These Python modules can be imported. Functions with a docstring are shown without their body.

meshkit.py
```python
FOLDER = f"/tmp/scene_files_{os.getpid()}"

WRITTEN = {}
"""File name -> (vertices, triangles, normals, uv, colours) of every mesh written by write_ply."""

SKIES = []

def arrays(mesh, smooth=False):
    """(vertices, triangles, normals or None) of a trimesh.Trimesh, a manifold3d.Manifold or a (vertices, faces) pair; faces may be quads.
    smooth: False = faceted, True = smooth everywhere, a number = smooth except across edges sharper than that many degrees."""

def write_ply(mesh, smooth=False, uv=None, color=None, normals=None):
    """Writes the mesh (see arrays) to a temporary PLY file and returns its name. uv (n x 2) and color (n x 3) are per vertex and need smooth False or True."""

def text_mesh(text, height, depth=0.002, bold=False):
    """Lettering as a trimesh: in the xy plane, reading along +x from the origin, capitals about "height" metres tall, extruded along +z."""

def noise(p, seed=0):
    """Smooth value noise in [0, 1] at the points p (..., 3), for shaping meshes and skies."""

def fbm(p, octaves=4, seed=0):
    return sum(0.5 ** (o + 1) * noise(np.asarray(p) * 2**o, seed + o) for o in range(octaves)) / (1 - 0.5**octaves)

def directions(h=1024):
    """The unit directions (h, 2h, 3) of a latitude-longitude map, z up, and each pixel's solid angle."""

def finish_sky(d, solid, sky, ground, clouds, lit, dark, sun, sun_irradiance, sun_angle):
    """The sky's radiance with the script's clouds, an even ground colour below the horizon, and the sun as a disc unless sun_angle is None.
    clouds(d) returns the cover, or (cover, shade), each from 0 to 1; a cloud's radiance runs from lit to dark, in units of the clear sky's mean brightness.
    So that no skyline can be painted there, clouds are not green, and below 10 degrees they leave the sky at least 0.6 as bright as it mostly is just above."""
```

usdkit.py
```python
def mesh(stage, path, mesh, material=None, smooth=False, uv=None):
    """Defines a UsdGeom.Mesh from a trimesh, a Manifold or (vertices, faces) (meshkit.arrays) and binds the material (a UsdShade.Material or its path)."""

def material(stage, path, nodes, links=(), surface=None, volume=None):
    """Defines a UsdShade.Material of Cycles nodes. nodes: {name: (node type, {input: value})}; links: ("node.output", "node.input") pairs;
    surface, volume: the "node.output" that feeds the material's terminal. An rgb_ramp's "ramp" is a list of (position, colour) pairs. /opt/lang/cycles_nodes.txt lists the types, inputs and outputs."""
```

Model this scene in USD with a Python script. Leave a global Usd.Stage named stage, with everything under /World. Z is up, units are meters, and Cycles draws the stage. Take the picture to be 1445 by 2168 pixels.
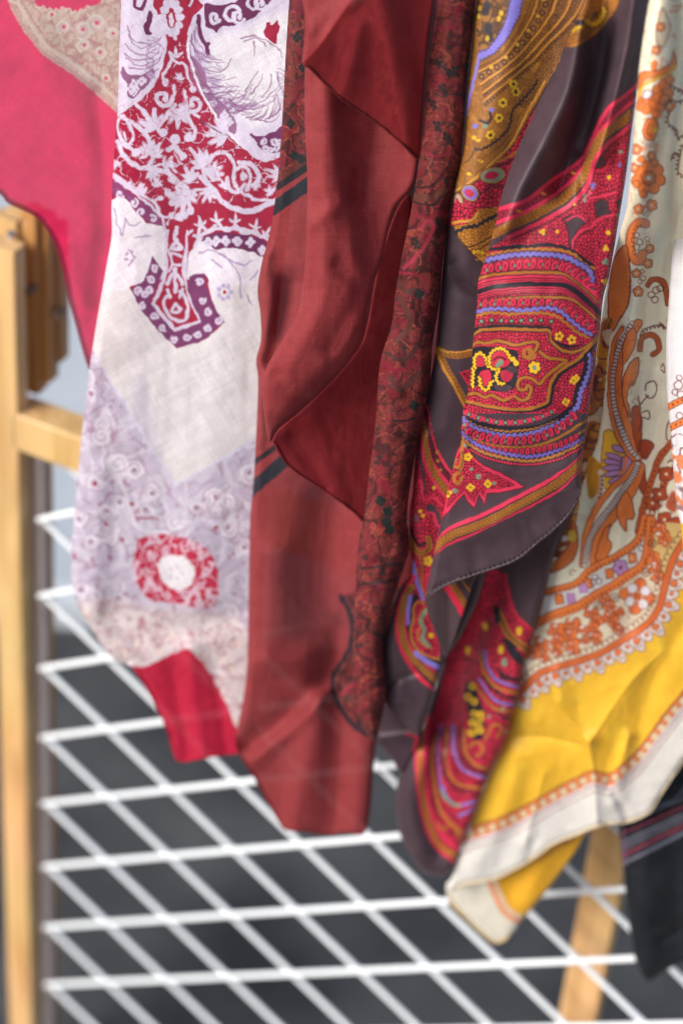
import math, random
import numpy as np
import trimesh
from scipy.spatial import cKDTree
from scipy.ndimage import gaussian_filter1d
import usdkit, meshkit
from pxr import Usd, UsdGeom, UsdLux, UsdShade, Sdf, Gf, Vt

random.seed(7)
stage = Usd.Stage.CreateInMemory()
UsdGeom.SetStageUpAxis(stage, UsdGeom.Tokens.z)
UsdGeom.SetStageMetersPerUnit(stage, 1.0)
UsdGeom.Xform.Define(stage, '/World')
UsdGeom.Scope.Define(stage, '/World/Looks')

# ------------------------------------------------------------------ camera, sky, sun, exposure
PW, PH = 1445.0, 2168.0
FOCAL_PX = 5119.0
PITCH, ROLL = math.radians(37.65), math.radians(4.6)
EYE = np.array([0.0, 0.0, 1.9])
FOCUS = 1.5
K = FOCUS / 2.0            # the sizes below were measured at 2 m
FOCUS_AT = 1.445
FSTOP = 3.7
EXPOSURE = 0.6
SKY = 0.08
SUN, SUN_ANGLE = 0.62, 34.0
SUN_DIR = np.array([-0.68, -0.50, 0.55])         # towards the sun
SUN_DIR = SUN_DIR / np.linalg.norm(SUN_DIR)

FWD = np.array([0, math.cos(PITCH), -math.sin(PITCH)])
UP0 = np.array([0, math.sin(PITCH), math.cos(PITCH)])
RIGHT = math.cos(ROLL) * np.array([1.0, 0, 0]) + math.sin(ROLL) * UP0
UP = -math.sin(ROLL) * np.array([1.0, 0, 0]) + math.cos(ROLL) * UP0
cam = UsdGeom.Camera.Define(stage, '/World/camera')
m = Gf.Matrix4d(*RIGHT, 0, *UP, 0, *(-FWD), 0, *EYE, 1)
cam.AddTransformOp().Set(m)
cam.CreateFocalLengthAttr(FOCAL_PX / PH * 36.0)
cam.CreateHorizontalApertureAttr(PW / PH * 36.0)
cam.CreateFStopAttr(FSTOP)
cam.CreateFocusDistanceAttr(FOCUS_AT)
cam.CreateExposureAttr(EXPOSURE)

elev = math.asin(SUN_DIR[2]); rot = math.atan2(SUN_DIR[0], SUN_DIR[1])
sky_mat = usdkit.material(stage, '/World/Looks/sky_look', {
    'sky': ('sky_texture', {'sky_type': 'single_scattering', 'sun_disc': False, 'sun_elevation': elev, 'sun_rotation': rot, 'aerosol_density': 3.5, 'ozone_density': 0.6}),
    'bg': ('background_shader', {'strength': SKY})}, [('sky.color', 'bg.color')], surface='bg.background')
dome = UsdLux.DomeLight.Define(stage, '/World/sky')
UsdShade.MaterialBindingAPI.Apply(dome.GetPrim()).Bind(sky_mat)
sun = UsdLux.DistantLight.Define(stage, '/World/sun')
sun.CreateNormalizeAttr(True); sun.CreateIntensityAttr(SUN); sun.CreateAngleAttr(SUN_ANGLE)
sun.CreateColorAttr(Gf.Vec3f(1.0, 0.98, 0.96))
zz = SUN_DIR; xx = np.cross([0, 0, 1.0], zz); xx /= np.linalg.norm(xx); yy = np.cross(zz, xx)
sun.AddTransformOp().Set(Gf.Matrix4d(*xx, 0, *yy, 0, *zz, 0, 0, 0, 5, 1))

# ------------------------------------------------------------------ naming and geometry helpers
used = {}
def numbered(path):
    n = used.get(path, 0); used[path] = n + 1
    return path if n == 0 else f'{path}_{n:03d}'
def tag(o, label=None, cat=None, group=None, kind=None):
    p = o.GetPrim()
    for k, v in (('label', label), ('category', cat), ('group', group), ('kind', kind)):
        if v: p.SetCustomDataByKey(k, v)
def thing(name, label, cat, group=None, at=(0, 0, 0)):
    x = UsdGeom.Xform.Define(stage, numbered('/World/' + name))
    x.AddTranslateOp().Set(Gf.Vec3d(*map(float, at)))
    x.at = np.array(at, float)
    tag(x, label, cat, group)
    return x
def obj(name, mesh, mat, parent=None, smooth=False, origin=(0, 0, 0), color=None):
    base = str(parent.GetPath()) if parent is not None else '/World'
    v, f, n = meshkit.arrays(mesh, smooth)
    v = v - np.asarray(origin)
    o = UsdGeom.Mesh.Define(stage, numbered(base + '/' + name))
    o.CreatePointsAttr(Vt.Vec3fArray.FromNumpy(v.astype(np.float32)))
    o.CreateFaceVertexCountsAttr(Vt.IntArray.FromNumpy(np.full(len(f), 3, np.int32)))
    o.CreateFaceVertexIndicesAttr(Vt.IntArray.FromNumpy(f.astype(np.int32).ravel()))
    o.CreateSubdivisionSchemeAttr('none')
    o.CreateDoubleSidedAttr(True)
    if n is not None:
        o.CreateNormalsAttr(Vt.Vec3fArray.FromNumpy(n.astype(np.float32))); o.SetNormalsInterpolation('vertex')
    if color is not None:
        UsdGeom.PrimvarsAPI(o).CreatePrimvar('displayColor', Sdf.ValueTypeNames.Color3fArray, 'vertex').Set(Vt.Vec3fArray.FromNumpy(color.astype(np.float32)))
    UsdShade.MaterialBindingAPI.Apply(o.GetPrim()).Bind(mat)
    return o

# the rack stands turned: its long direction H comes towards the camera on the right
PHI = math.radians(24.4)
H = np.array([math.cos(PHI), -math.sin(PHI), 0.0])
N = np.array([-math.sin(PHI), -math.cos(PHI), 0.0])       # out of the rack, towards the camera
Z = np.array([0, 0, 1.0])
def ray(px, py):
    px = np.asarray(px, float)[..., None]; py = np.asarray(py, float)[..., None]
    return FWD + RIGHT * (px - PW / 2) / FOCAL_PX - UP * (py - PH / 2) / FOCAL_PX
ORIGIN = EYE + ray(1080, 850) * FOCUS                      # a point of the plane the scarves hang in
NS = np.array([-math.sin(math.radians(6)), -math.cos(math.radians(6)), 0.0])   # the scarves face the camera more squarely
def at(px, py, off=0.0, n=NS):
    """The point of the plane `off` metres in front of the scarves' plane that a look through (px, py) of the photograph meets."""
    r = ray(px, py); off = np.asarray(off, float)
    t = (((ORIGIN - EYE) @ n) + off * K) / (r @ n)
    return EYE + r * t[..., None]
def rack_at(px, py, off=0.0): return at(px, py, off, N)
def ground_at(px, py, z=0.0):
    r = ray(px, py)
    return EYE + r * ((z - EYE[2]) / r[..., 2])[..., None]

def lin(c):
    c = np.asarray(c, float) / 255.0
    return np.where(c < 0.04045, c / 12.92, ((c + 0.055) / 1.055) ** 2.4)

# ------------------------------------------------------------------ materials
def cloth_look(name, rough=0.6, translucent=0.2, clear=0.0, sheen=0.2, spec=0.35, weave=0.25, scale=1500.0, aniso=(1, 1, 1), own=None):
    nodes = {
        'col': ('attribute', {'attribute': 'displayColor'}) if own is None else ('color', {'value': own}),
        'geo': ('geometry', {}),
        'map': ('mapping', {'scale': aniso}),
        'n': ('noise_texture', {'scale': scale, 'detail': 1.0}),
        'n2': ('noise_texture', {'scale': 90.0, 'detail': 3.0}),
        'ramp': ('map_range', {'from_min': 0.3, 'from_max': 0.7, 'to_min': 0.9, 'to_max': 1.07}),
        'mul': ('mix', {'mix_type': 'multiply', 'fac': 1.0}),
        'bump': ('bump', {'strength': weave, 'distance': 0.0006}),
        'p': ('principled_bsdf', {'roughness': rough, 'specular_ior_level': spec, 'sheen_weight': sheen * 0.15, 'sheen_roughness': 0.4}),
        't': ('translucent_bsdf', {}),
        'mx': ('mix_closure', {'fac': translucent}),
        'clear': ('transparent_bsdf', {}),
        'mx2': ('mix_closure', {'fac': clear})}
    c = 'col.color'
    links = [('geo.position', 'map.vector'), ('map.vector', 'n.vector'), ('geo.position', 'n2.vector'), ('n.fac', 'ramp.value'),
             (c, 'mul.color1'), ('ramp.result', 'mul.color2'), ('n.fac', 'bump.height'), ('bump.normal', 'p.normal'),
             ('mul.color', 'p.base_color'), ('mul.color', 't.color'), ('p.BSDF', 'mx.closure1'), ('t.BSDF', 'mx.closure2')]
    surf = 'mx.closure'
    if clear > 0:
        links += [('mx.closure', 'mx2.closure1'), ('clear.BSDF', 'mx2.closure2')]; surf = 'mx2.closure'
    else:
        nodes.pop('clear'); nodes.pop('mx2')
    return usdkit.material(stage, '/World/Looks/' + name, nodes, links, surface=surf)
WOOL = cloth_look('wool_gauze', 0.8, 0.25, 0.02, 0.3, 0.2, 0.3, 1400.0)
RED_GAUZE = cloth_look('red_gauze', 0.8, 0.6, 0.10, 0.3, 0.2, 0.3, 1400.0)
RUST_SILK = cloth_look('rust_silk', 0.7, 0.15, 0.0, 0.25, 0.18, 0.25, 1100.0, (0.3, 0.3, 2.2))
RUST_SHEER = cloth_look('rust_sheer', 0.7, 0.22, 0.018, 0.25, 0.18, 0.25, 1100.0, (0.3, 0.3, 2.2))
BROWN_SILK = cloth_look('brown_silk', 0.5, 0.12, 0.0, 0.25, 0.4, 0.2, 1800.0)
CREAM_SILK = cloth_look('cream_silk', 0.42, 0.2, 0.0, 0.1, 0.45, 0.15, 1800.0)
NAVY_CLOTH = cloth_look('navy_cloth', 0.8, 0.05, 0.0, 0.2, 0.2, 0.3, 1200.0)

def wood_look(name, light, dark):
    return usdkit.material(stage, '/World/Looks/' + name, {
        'tc': ('geometry', {}), 'map': ('mapping', {'scale': (1, 1, 0.09)}),
        'n': ('noise_texture', {'scale': 70.0, 'detail': 4.0, 'distortion': 0.6}),
        'n2': ('noise_texture', {'scale': 9.0, 'detail': 2.0}),
        'r': ('rgb_ramp', {'ramp': [(0.3, dark), (0.62, light)]}),
        'mx': ('mix', {'mix_type': 'multiply', 'fac': 0.25}), 'b': ('bump', {'strength': 0.15, 'distance': 0.001}),
        'p': ('principled_bsdf', {'roughness': 0.42, 'specular_ior_level': 0.45, 'coat_weight': 0.15, 'coat_roughness': 0.25})},
        [('tc.position', 'map.vector'), ('map.vector', 'n.vector'), ('tc.position', 'n2.vector'), ('n.fac', 'r.fac'), ('r.color', 'mx.color1'), ('n2.color', 'mx.color2'),
         ('mx.color', 'p.base_color'), ('n.fac', 'b.height'), ('b.normal', 'p.normal')], surface='p.BSDF')
WOOD = wood_look('varnished_pine', (0.80, 0.51, 0.23), (0.60, 0.34, 0.13))
WOOD_DARK = wood_look('dark_pine', (0.50, 0.25, 0.08), (0.36, 0.15, 0.045))  # browner, darker pine for the boards and the thin strip
WIRE = usdkit.material(stage, '/World/Looks/white_wire', {'p': ('principled_bsdf', {'base_color': (0.86, 0.91, 0.95), 'roughness': 0.35})}, surface='p.BSDF')
STEEL = usdkit.material(stage, '/World/Looks/steel', {'p': ('principled_bsdf', {'base_color': (0.6, 0.6, 0.62), 'roughness': 0.3, 'metallic': 1.0})}, surface='p.BSDF')
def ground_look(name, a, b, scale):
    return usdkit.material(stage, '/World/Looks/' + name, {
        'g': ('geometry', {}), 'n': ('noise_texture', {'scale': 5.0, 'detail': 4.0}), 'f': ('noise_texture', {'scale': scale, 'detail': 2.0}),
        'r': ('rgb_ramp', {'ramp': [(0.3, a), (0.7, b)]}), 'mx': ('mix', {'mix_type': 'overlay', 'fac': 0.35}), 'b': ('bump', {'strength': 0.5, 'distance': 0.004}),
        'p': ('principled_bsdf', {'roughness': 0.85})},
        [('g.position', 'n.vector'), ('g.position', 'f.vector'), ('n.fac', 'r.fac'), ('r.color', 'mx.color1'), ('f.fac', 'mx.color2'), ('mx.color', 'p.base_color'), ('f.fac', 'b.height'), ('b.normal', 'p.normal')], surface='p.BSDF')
ASPHALT = ground_look('dark_asphalt', (0.014, 0.016, 0.021), (0.075, 0.08, 0.085), 260.0)  # near ground, a darker colour than the paving beyond
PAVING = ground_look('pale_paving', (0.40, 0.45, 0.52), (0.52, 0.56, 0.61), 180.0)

# ------------------------------------------------------------------ ground
def slab(x0, x1, y0, y1, z0, z1):
    b = trimesh.creation.box([x1 - x0, y1 - y0, z1 - z0]); b.apply_translation([(x0 + x1) / 2, (y0 + y1) / 2, (z0 + z1) / 2]); return b
kerb_y = float(ground_at(150, 1330)[1])
road = obj('road', slab(-14, 14, -6, kerb_y, -0.1, 0.0), ASPHALT); tag(road, 'dark grey asphalt under the rack', 'road', kind='structure')
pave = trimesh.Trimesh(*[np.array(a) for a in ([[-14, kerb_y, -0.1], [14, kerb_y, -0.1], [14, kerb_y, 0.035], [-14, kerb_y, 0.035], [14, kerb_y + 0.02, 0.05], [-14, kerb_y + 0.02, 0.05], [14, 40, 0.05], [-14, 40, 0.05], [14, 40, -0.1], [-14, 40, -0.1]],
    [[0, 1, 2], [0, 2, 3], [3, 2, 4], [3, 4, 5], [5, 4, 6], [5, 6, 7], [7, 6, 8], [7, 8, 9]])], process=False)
pavement = obj('pavement', pave, PAVING); tag(pavement, 'pale paving beyond the dark asphalt', 'pavement', kind='structure')

# ------------------------------------------------------------------ the wooden rack with its white wire lattice
GRID_OFF = -0.165
def rounded_bar(a, b, w, d, side, up=None, r=0.003):
    """A bar from a to b: w wide along `side`, d deep across it, long edges rounded."""
    w, d, r = w * K, d * K, r * K
    a, b = np.asarray(a, float), np.asarray(b, float); t = b - a; L = np.linalg.norm(t); t /= L
    s = side - t * (side @ t); s /= np.linalg.norm(s); q = np.cross(t, s)
    ring = []
    for sx, sy, a0 in ((1, 1, 0), (-1, 1, 90), (-1, -1, 180), (1, -1, 270)):
        for k in range(4):
            an = math.radians(a0 + 30 * k); ring.append((sx * (w / 2 - r) + r * math.cos(an), sy * (d / 2 - r) + r * math.sin(an)))
    ring = np.array(ring); n = len(ring)
    ch = 0.0015
    st = [(0, 1 - ch / w), (ch, 1), (L - ch, 1), (L, 1 - ch / w)]
    v = np.vstack([a + t * z + (ring[:, :1] * s + ring[:, 1:] * q) * k for z, k in st])
    f = []
    for i in range(len(st) - 1):
        for j in range(n):
            p, p2 = i * n + j, i * n + (j + 1) % n
            f += [[p, p2, p2 + n], [p, p2 + n, p + n]]
    for base, flip in ((0, True), ((len(st) - 1) * n, False)):
        for j in range(1, n - 1):
            tri = [base, base + j, base + j + 1]; f.append(tri[::-1] if flip else tri)
    return trimesh.Trimesh(v, np.array(f), process=False)

foot = rack_at(40, 2168, GRID_OFF); foot = np.array([foot[0], foot[1], 0.0])
rack = thing('clothes_rack', 'pale varnished wooden clothes rack with a white wire lattice behind the scarves', 'clothes rack')
def upright(px, py, w, d, z0, z1, off=GRID_OFF, mat=None, name='post'):
    c = rack_at(px, py, off)
    return obj(name, rounded_bar([c[0], c[1], z0], [c[0], c[1], z1], w, d, H), mat or WOOD, rack, smooth=40)
PX = 0.00042
z_top = float(rack_at(30, 505, GRID_OFF)[2])
post = upright(36, 1500, 0.034, 0.022, 0.0, z_top, GRID_OFF + 0.012)
# narrow inner strip beside the post
upright(88, 1500, 0.016, 0.014, 0.0, float(rack_at(80, 960, GRID_OFF)[2]), GRID_OFF - 0.010, usdkit.material(stage, '/World/Looks/grey_strip', {'p': ('principled_bsdf', {'base_color': (0.60, 0.50, 0.47), 'roughness': 0.6})}, surface='p.BSDF'), 'strip')
upright(101, 1500, 0.008, 0.024, 0.0, float(rack_at(80, 960, GRID_OFF)[2]), GRID_OFF - 0.022, WOOD_DARK, 'strip')
# folded boards at the joint
for px, py0, py1, w, off, mt in ((74, 440, 822, 0.017, -0.185, WOOD_DARK), (103, 452, 800, 0.012, -0.195, WOOD_DARK), (127, 470, 758, 0.011, -0.210, WOOD_DARK), (22, 455, 700, 0.03, -0.21, WOOD), (58, 445, 600, 0.04, -0.225, WOOD)):
    c = rack_at(px, (py0 + py1) / 2, off)
    upright(px, (py0 + py1) / 2, w, 0.02, float(rack_at(px, py1, off)[2]), float(rack_at(px, py0, off)[2]), off, mt, 'board')
for px, py, off in ((66, 612, -0.170), (124, 662, -0.192)):
    bolt = trimesh.creation.cylinder(radius=0.0045 * K, height=0.012 * K, sections=16); bolt.apply_transform(trimesh.geometry.align_vectors([0, 0, 1], N)); bolt.apply_translation(rack_at(px, py, off))
    obj('bolt', bolt, usdkit.material(stage, f'/World/Looks/dark_bolt_{px}', {'p': ('principled_bsdf', {'base_color': (0.16, 0.10, 0.07), 'roughness': 0.6, 'metallic': 0.3})}, surface='p.BSDF'), rack, smooth=30)
pin = trimesh.creation.cylinder(radius=0.0045 * K, height=0.006 * K, sections=20); c = rack_at(24, 505, GRID_OFF); c[2] = z_top + 0.002; pin.apply_translation(c)
obj('hinge_pin', pin, STEEL, rack, smooth=30)
c0, c1 = rack_at(44, 893, GRID_OFF + 0.004), rack_at(1700, 893, GRID_OFF + 0.004); c1[2] = c0[2]
bar0 = c0.copy(); bar1 = c0 + H * 0.95 * K
obj('crossbar', rounded_bar(bar0, bar1, 0.046, 0.038, Z), WOOD, rack, smooth=40)
cb = rack_at(1262, 1960, GRID_OFF - 0.06)
obj('post', rounded_bar([cb[0], cb[1], 0.0], [cb[0], cb[1], float(c0[2]) + 0.12 * K], 0.043, 0.022, H), WOOD, rack, smooth=40)
# lattice: two families of rods
D0 = 1.15; GO = np.array([-0.18254867, D0, -1.09136073]); GA, GB = 0.04726959, 0.03009058
k = ((ORIGIN - EYE) @ N + GRID_OFF * K) / (GO @ N)
GO, GA, GB = EYE + GO * k, GA * k, GB * k
zt, zb, hmax = float(c0[2]) - 0.022 * K, 0.05, 13 * GA
def rod(p, q, r):
    m_ = trimesh.creation.cylinder(radius=r, segment=[p, q], sections=12); return m_
zig = np.cumsum([0])
for fam in (1, -1):
    for j in range(-14, 18):
        # line: h = n*GA, z = z0 -2*GB*j + fam*GB*n
        ns = np.linspace(0, 13, 400); zs = GO[2] - 2 * GB * j + fam * GB * ns
        ok = (zs < zt) & (zs > zb)
        if ok.sum() < 8: continue
        n0, n1 = ns[ok][0], ns[ok][-1]
        p = GO + H * GA * n0 + Z * (fam * GB * n0 - 2 * GB * j) + N * (0.0025 * K * fam)
        q = GO + H * GA * n1 + Z * (fam * GB * n1 - 2 * GB * j) + N * (0.0025 * K * fam)
        obj('wire', rod(p, q, 0.0034 * K), WIRE, rack, smooth=40)

# ------------------------------------------------------------------ cloth: dense sheets with folds, printed per vertex
def spline(pts, n=8, closed=False):
    p = np.asarray(pts, float)
    if len(p) < 3: return p
    if closed: q = np.vstack([p[-1], p, p[0], p[1]])
    else: q = np.vstack([2 * p[0] - p[1], p, 2 * p[-1] - p[-2]])
    t = np.linspace(0, 1, n, endpoint=False)[:, None]
    out = []
    for i in range(1, len(q) - 2):
        a, b, c, d = q[i - 1], q[i], q[i + 1], q[i + 2]
        out.append(0.5 * (2 * b + (c - a) * t + (2 * a - 5 * b + 4 * c - d) * t ** 2 + (3 * b - a - 3 * c + d) * t ** 3))
    out = np.vstack(out)
    return out if closed else np.vstack([out, q[-2]])
def inside(x, y, poly):
    c = np.zeros(len(x), bool); n = len(poly)
    for i in range(n):
        (x0, y0), (x1, y1) = poly[i], poly[(i + 1) % n]
        if y0 == y1: continue
        s = (y0 > y) != (y1 > y)
        if s.any():
            xi = x0 + (y[s] - y0) * (x1 - x0) / (y1 - y0)
            c[s] ^= x[s] < xi
    return c
def seg_dist(x, y, line, info=False):
    """Distance to a polyline; with info also the signed side and the arc length of the nearest point."""
    best = np.full(len(x), 1e18); side = np.zeros(len(x)); arc = np.zeros(len(x)); L = 0.0
    for (x0, y0), (x1, y1) in zip(line[:-1], line[1:]):
        dx, dy = x1 - x0, y1 - y0; l2 = dx * dx + dy * dy
        if l2 == 0: continue
        t = np.clip(((x - x0) * dx + (y - y0) * dy) / l2, 0, 1)
        d = (x - x0 - t * dx) ** 2 + (y - y0 - t * dy) ** 2
        k = d < best; best = np.where(k, d, best)
        if info:
            l = math.sqrt(l2)
            side = np.where(k, ((x - x0) * dy - (y - y0) * dx) / l, side); arc = np.where(k, L + t * l, arc)
            L += l
    return (np.sqrt(best), side, arc) if info else np.sqrt(best)
def resample(line, step):
    p = np.asarray(line, float); d = np.r_[0, np.cumsum(np.hypot(*np.diff(p, axis=0).T))]
    s = np.arange(step / 2, d[-1], step); q = np.stack([np.interp(s, d, p[:, 0]), np.interp(s, d, p[:, 1])], 1)
    e = np.stack([np.interp(np.minimum(s + 2, d[-1]), d, p[:, 0]) - np.interp(np.maximum(s - 2, 0), d, p[:, 0]), np.interp(np.minimum(s + 2, d[-1]), d, p[:, 1]) - np.interp(np.maximum(s - 2, 0), d, p[:, 1])], 1)
    return q, e / np.maximum(np.hypot(*e.T), 1e-9)[:, None]

class Sheet:
    """A sheet of cloth whose flat layout is measured in photograph pixels; `off` gives how far it stands out."""
    def __init__(self, outline, off, step=2.2, curl=(14, 9), relief=(), wrinkle=(0.8, 70, 160), seed=1, smooth=True, slope=None, openedge=(), bleed=1.2):
        o = spline(outline, 10, True) if smooth else np.asarray(outline, float)
        self.outline = o
        dense = np.vstack([np.linspace(a, b, max(2, int(np.hypot(*(b - a)) / 0.5)), endpoint=False) for a, b in zip(o, np.roll(o, -1, 0))])
        x0, y0 = o.min(0) - step; x1, y1 = o.max(0) + 2 * step
        gx, gy = np.arange(x0, x1, step), np.arange(y0, y1, step)
        X, Y = np.meshgrid(gx, gy); nx = len(gx)
        x, y = X.ravel(), Y.ravel()
        ins = inside(x, y, o).reshape(X.shape)
        cell = ins[:-1, :-1] | ins[1:, :-1] | ins[:-1, 1:] | ins[1:, 1:]
        jj, ii = np.nonzero(cell); b = jj * nx + ii
        quads = np.stack([b, b + 1, b + nx + 1, b + nx], 1)
        keep, inv = np.unique(quads, return_inverse=True)
        quads = inv.reshape(quads.shape)
        x, y = x[keep].copy(), y[keep].copy(); ins = ins.ravel()[keep]
        dist, near = cKDTree(dense).query(np.stack([x, y], 1))
        out = ~ins
        x[out], y[out] = dense[near[out]].T
        edge = np.where(ins, dist, 0.0)
        alt = (np.arange(len(quads)) % 2 == 0)[:, None]
        self.faces = np.vstack([np.where(alt, quads[:, [0, 2, 1]], quads[:, [0, 3, 1]]), np.where(alt, quads[:, [0, 3, 2]], quads[:, [1, 3, 2]])])
        self.x, self.y, self.edge, self.dense = x, y, edge, dense
        self.col = np.zeros((len(x), 3))
        mm = np.zeros(len(x))
        if curl:
            r, depth = curl                                    # the edges roll back: r px wide, depth mm deep
            e = np.clip(edge / r, 0, 1)
            mask = np.ones(len(x))
            for line, w in openedge:                           # hems that hang open are not rolled back
                mask = np.minimum(mask, np.clip((seg_dist(x, y, np.asarray(line, float)) - w) / (w + 1), 0, 1))
            mm -= depth * (1 - np.sqrt(1 - (1 - e) ** 2)) * mask
        for kind, line, w, amp in relief:
            line = spline(line, 6) if len(line) > 2 else np.asarray(line, float)
            if kind == 'r':
                mm += amp * np.exp(-(seg_dist(x, y, line) / w) ** 2)
            elif kind == 'k':                                   # a sharp crease
                mm += amp * np.exp(-seg_dist(x, y, line) / w)
            else:                                               # 's': stands amp mm higher on the line's right hand
                d, side, arc = seg_dist(x, y, line, True)
                L = np.hypot(*np.diff(line, axis=0).T).sum()
                over = np.where((arc <= 0) | (arc >= L * 0.9999), np.sqrt(np.maximum(d * d - side * side, 0)), 0)   # fades out past the line's ends
                mm += amp * np.exp(-(over / 110) ** 2) / (1 + np.exp(np.clip(side / w, -30, 30)))
        if wrinkle:
            a, wx, wy = wrinkle
            mm += a * 2 * (meshkit.fbm(np.stack([x / wx, y / wy, np.full(len(x), seed * 3.7)], 1), 3, seed) - 0.5)
            mm += 0.25 * a * 2 * (meshkit.fbm(np.stack([(x + y) / 38, (y - x) / 60, np.full(len(x), seed * 1.7)], 1), 2, seed + 5) - 0.5)
        if slope is not None:
            mm += slope(x, y)
        self.mm = mm
        lean = -0.085 * 0.18 * np.log1p(np.exp(np.clip((750 - y) / 850 / 0.18, -30, 30)))           # the row leans back towards the rail above
        self.pts = at(x, y, off + mm / 1000.0 + lean)
        # printed ink wanders a little with the yarns: the print's own coordinates are unevenly shifted
        q = np.stack([x / 11, y / 11, np.full(len(x), seed * 2.1)], 1)
        self.x = x + bleed * 2 * (meshkit.fbm(q, 2, seed + 31) - .5) * 1.6; self.y = y + bleed * 2 * (meshkit.fbm(q, 2, seed + 47) - .5) * 1.6
    def build(self, name, mat, parent, label=None):
        o = obj(name, trimesh.Trimesh(self.pts, self.faces, process=False), mat, parent, smooth=True, color=self.col)
        if label: tag(o, label)
        return o
    # ---- printing
    def base(self, c): self.col[:] = lin(c)
    def _near(self, line, m):
        a, b = line.min(0) - m, line.max(0) + m
        return np.nonzero((self.x > a[0]) & (self.x < b[0]) & (self.y > a[1]) & (self.y < b[1]))[0]
    def _put(self, idx, alpha, c):
        if callable(c): c = c(self.x[idx], self.y[idx])
        else: c = lin(c)
        a = np.clip(alpha, 0, 1)[:, None]
        self.col[idx] = self.col[idx] * (1 - a) + c * a
    def fill(self, pts, c, smooth=True, a=1.0, soft=1.5):
        p = spline(pts, 6, True) if smooth else np.asarray(pts, float)
        i = self._near(p, 3)
        if not len(i): return
        s = inside(self.x[i], self.y[i], p)
        al = s.astype(float)
        if soft:
            d = seg_dist(self.x[i], self.y[i], np.vstack([p, p[:1]]))
            al = np.clip(0.5 + np.where(s, d, -d) / soft, 0, 1)
        self._put(i, al * a, c)
    def line(self, pts, w, c, smooth=True, a=1.0, wave=0.0, period=20.0, taper=0.0, dash=None):
        p = spline(pts, 6) if smooth else np.asarray(pts, float)
        i = self._near(p, w / 2 + wave + 2)
        if not len(i): return
        x, y = self.x[i], self.y[i]
        if wave or taper or dash:
            d, side, arc = seg_dist(x, y, p, True)
            ww = w
            if wave: d = np.abs(np.where(side > 0, d, -d) - wave * (np.abs(np.sin(arc / period * math.pi)) * 2 - 1))
            if taper:
                L = np.hypot(*np.diff(p, axis=0).T).sum(); ww = w * (1 - taper * arc / L)
            al = np.clip(0.5 + (ww / 2 - d) / 2.3, 0, 1)
            if dash: al = al * (np.mod(arc, dash[0]) < dash[1])
        else:
            al = np.clip(0.5 + (w / 2 - seg_dist(x, y, p)) / 2.3, 0, 1)
        self._put(i, al * a, c)
    def dot(self, x, y, rx, c, ry=None, ang=0.0, a=1.0):
        ry = ry or rx; R = max(rx, ry) + 2
        i = np.nonzero((np.abs(self.x - x) < R) & (np.abs(self.y - y) < R))[0]
        if not len(i): return
        ca, sa = math.cos(ang), math.sin(ang); dx, dy = self.x[i] - x, self.y[i] - y
        u, v = (dx * ca + dy * sa) / rx, (-dx * sa + dy * ca) / ry
        self._put(i, np.clip(0.5 + (1 - np.hypot(u, v)) * min(rx, ry) / 2.2, 0, 1) * a, c)
    def ring(self, x, y, r, w, c, a0=0, a1=360, ry=None):
        t = np.radians(np.linspace(a0, a1, 22)); self.line(np.stack([x + r * np.cos(t), y + (ry or r) * np.sin(t)], 1), w, c, smooth=False)
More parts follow.
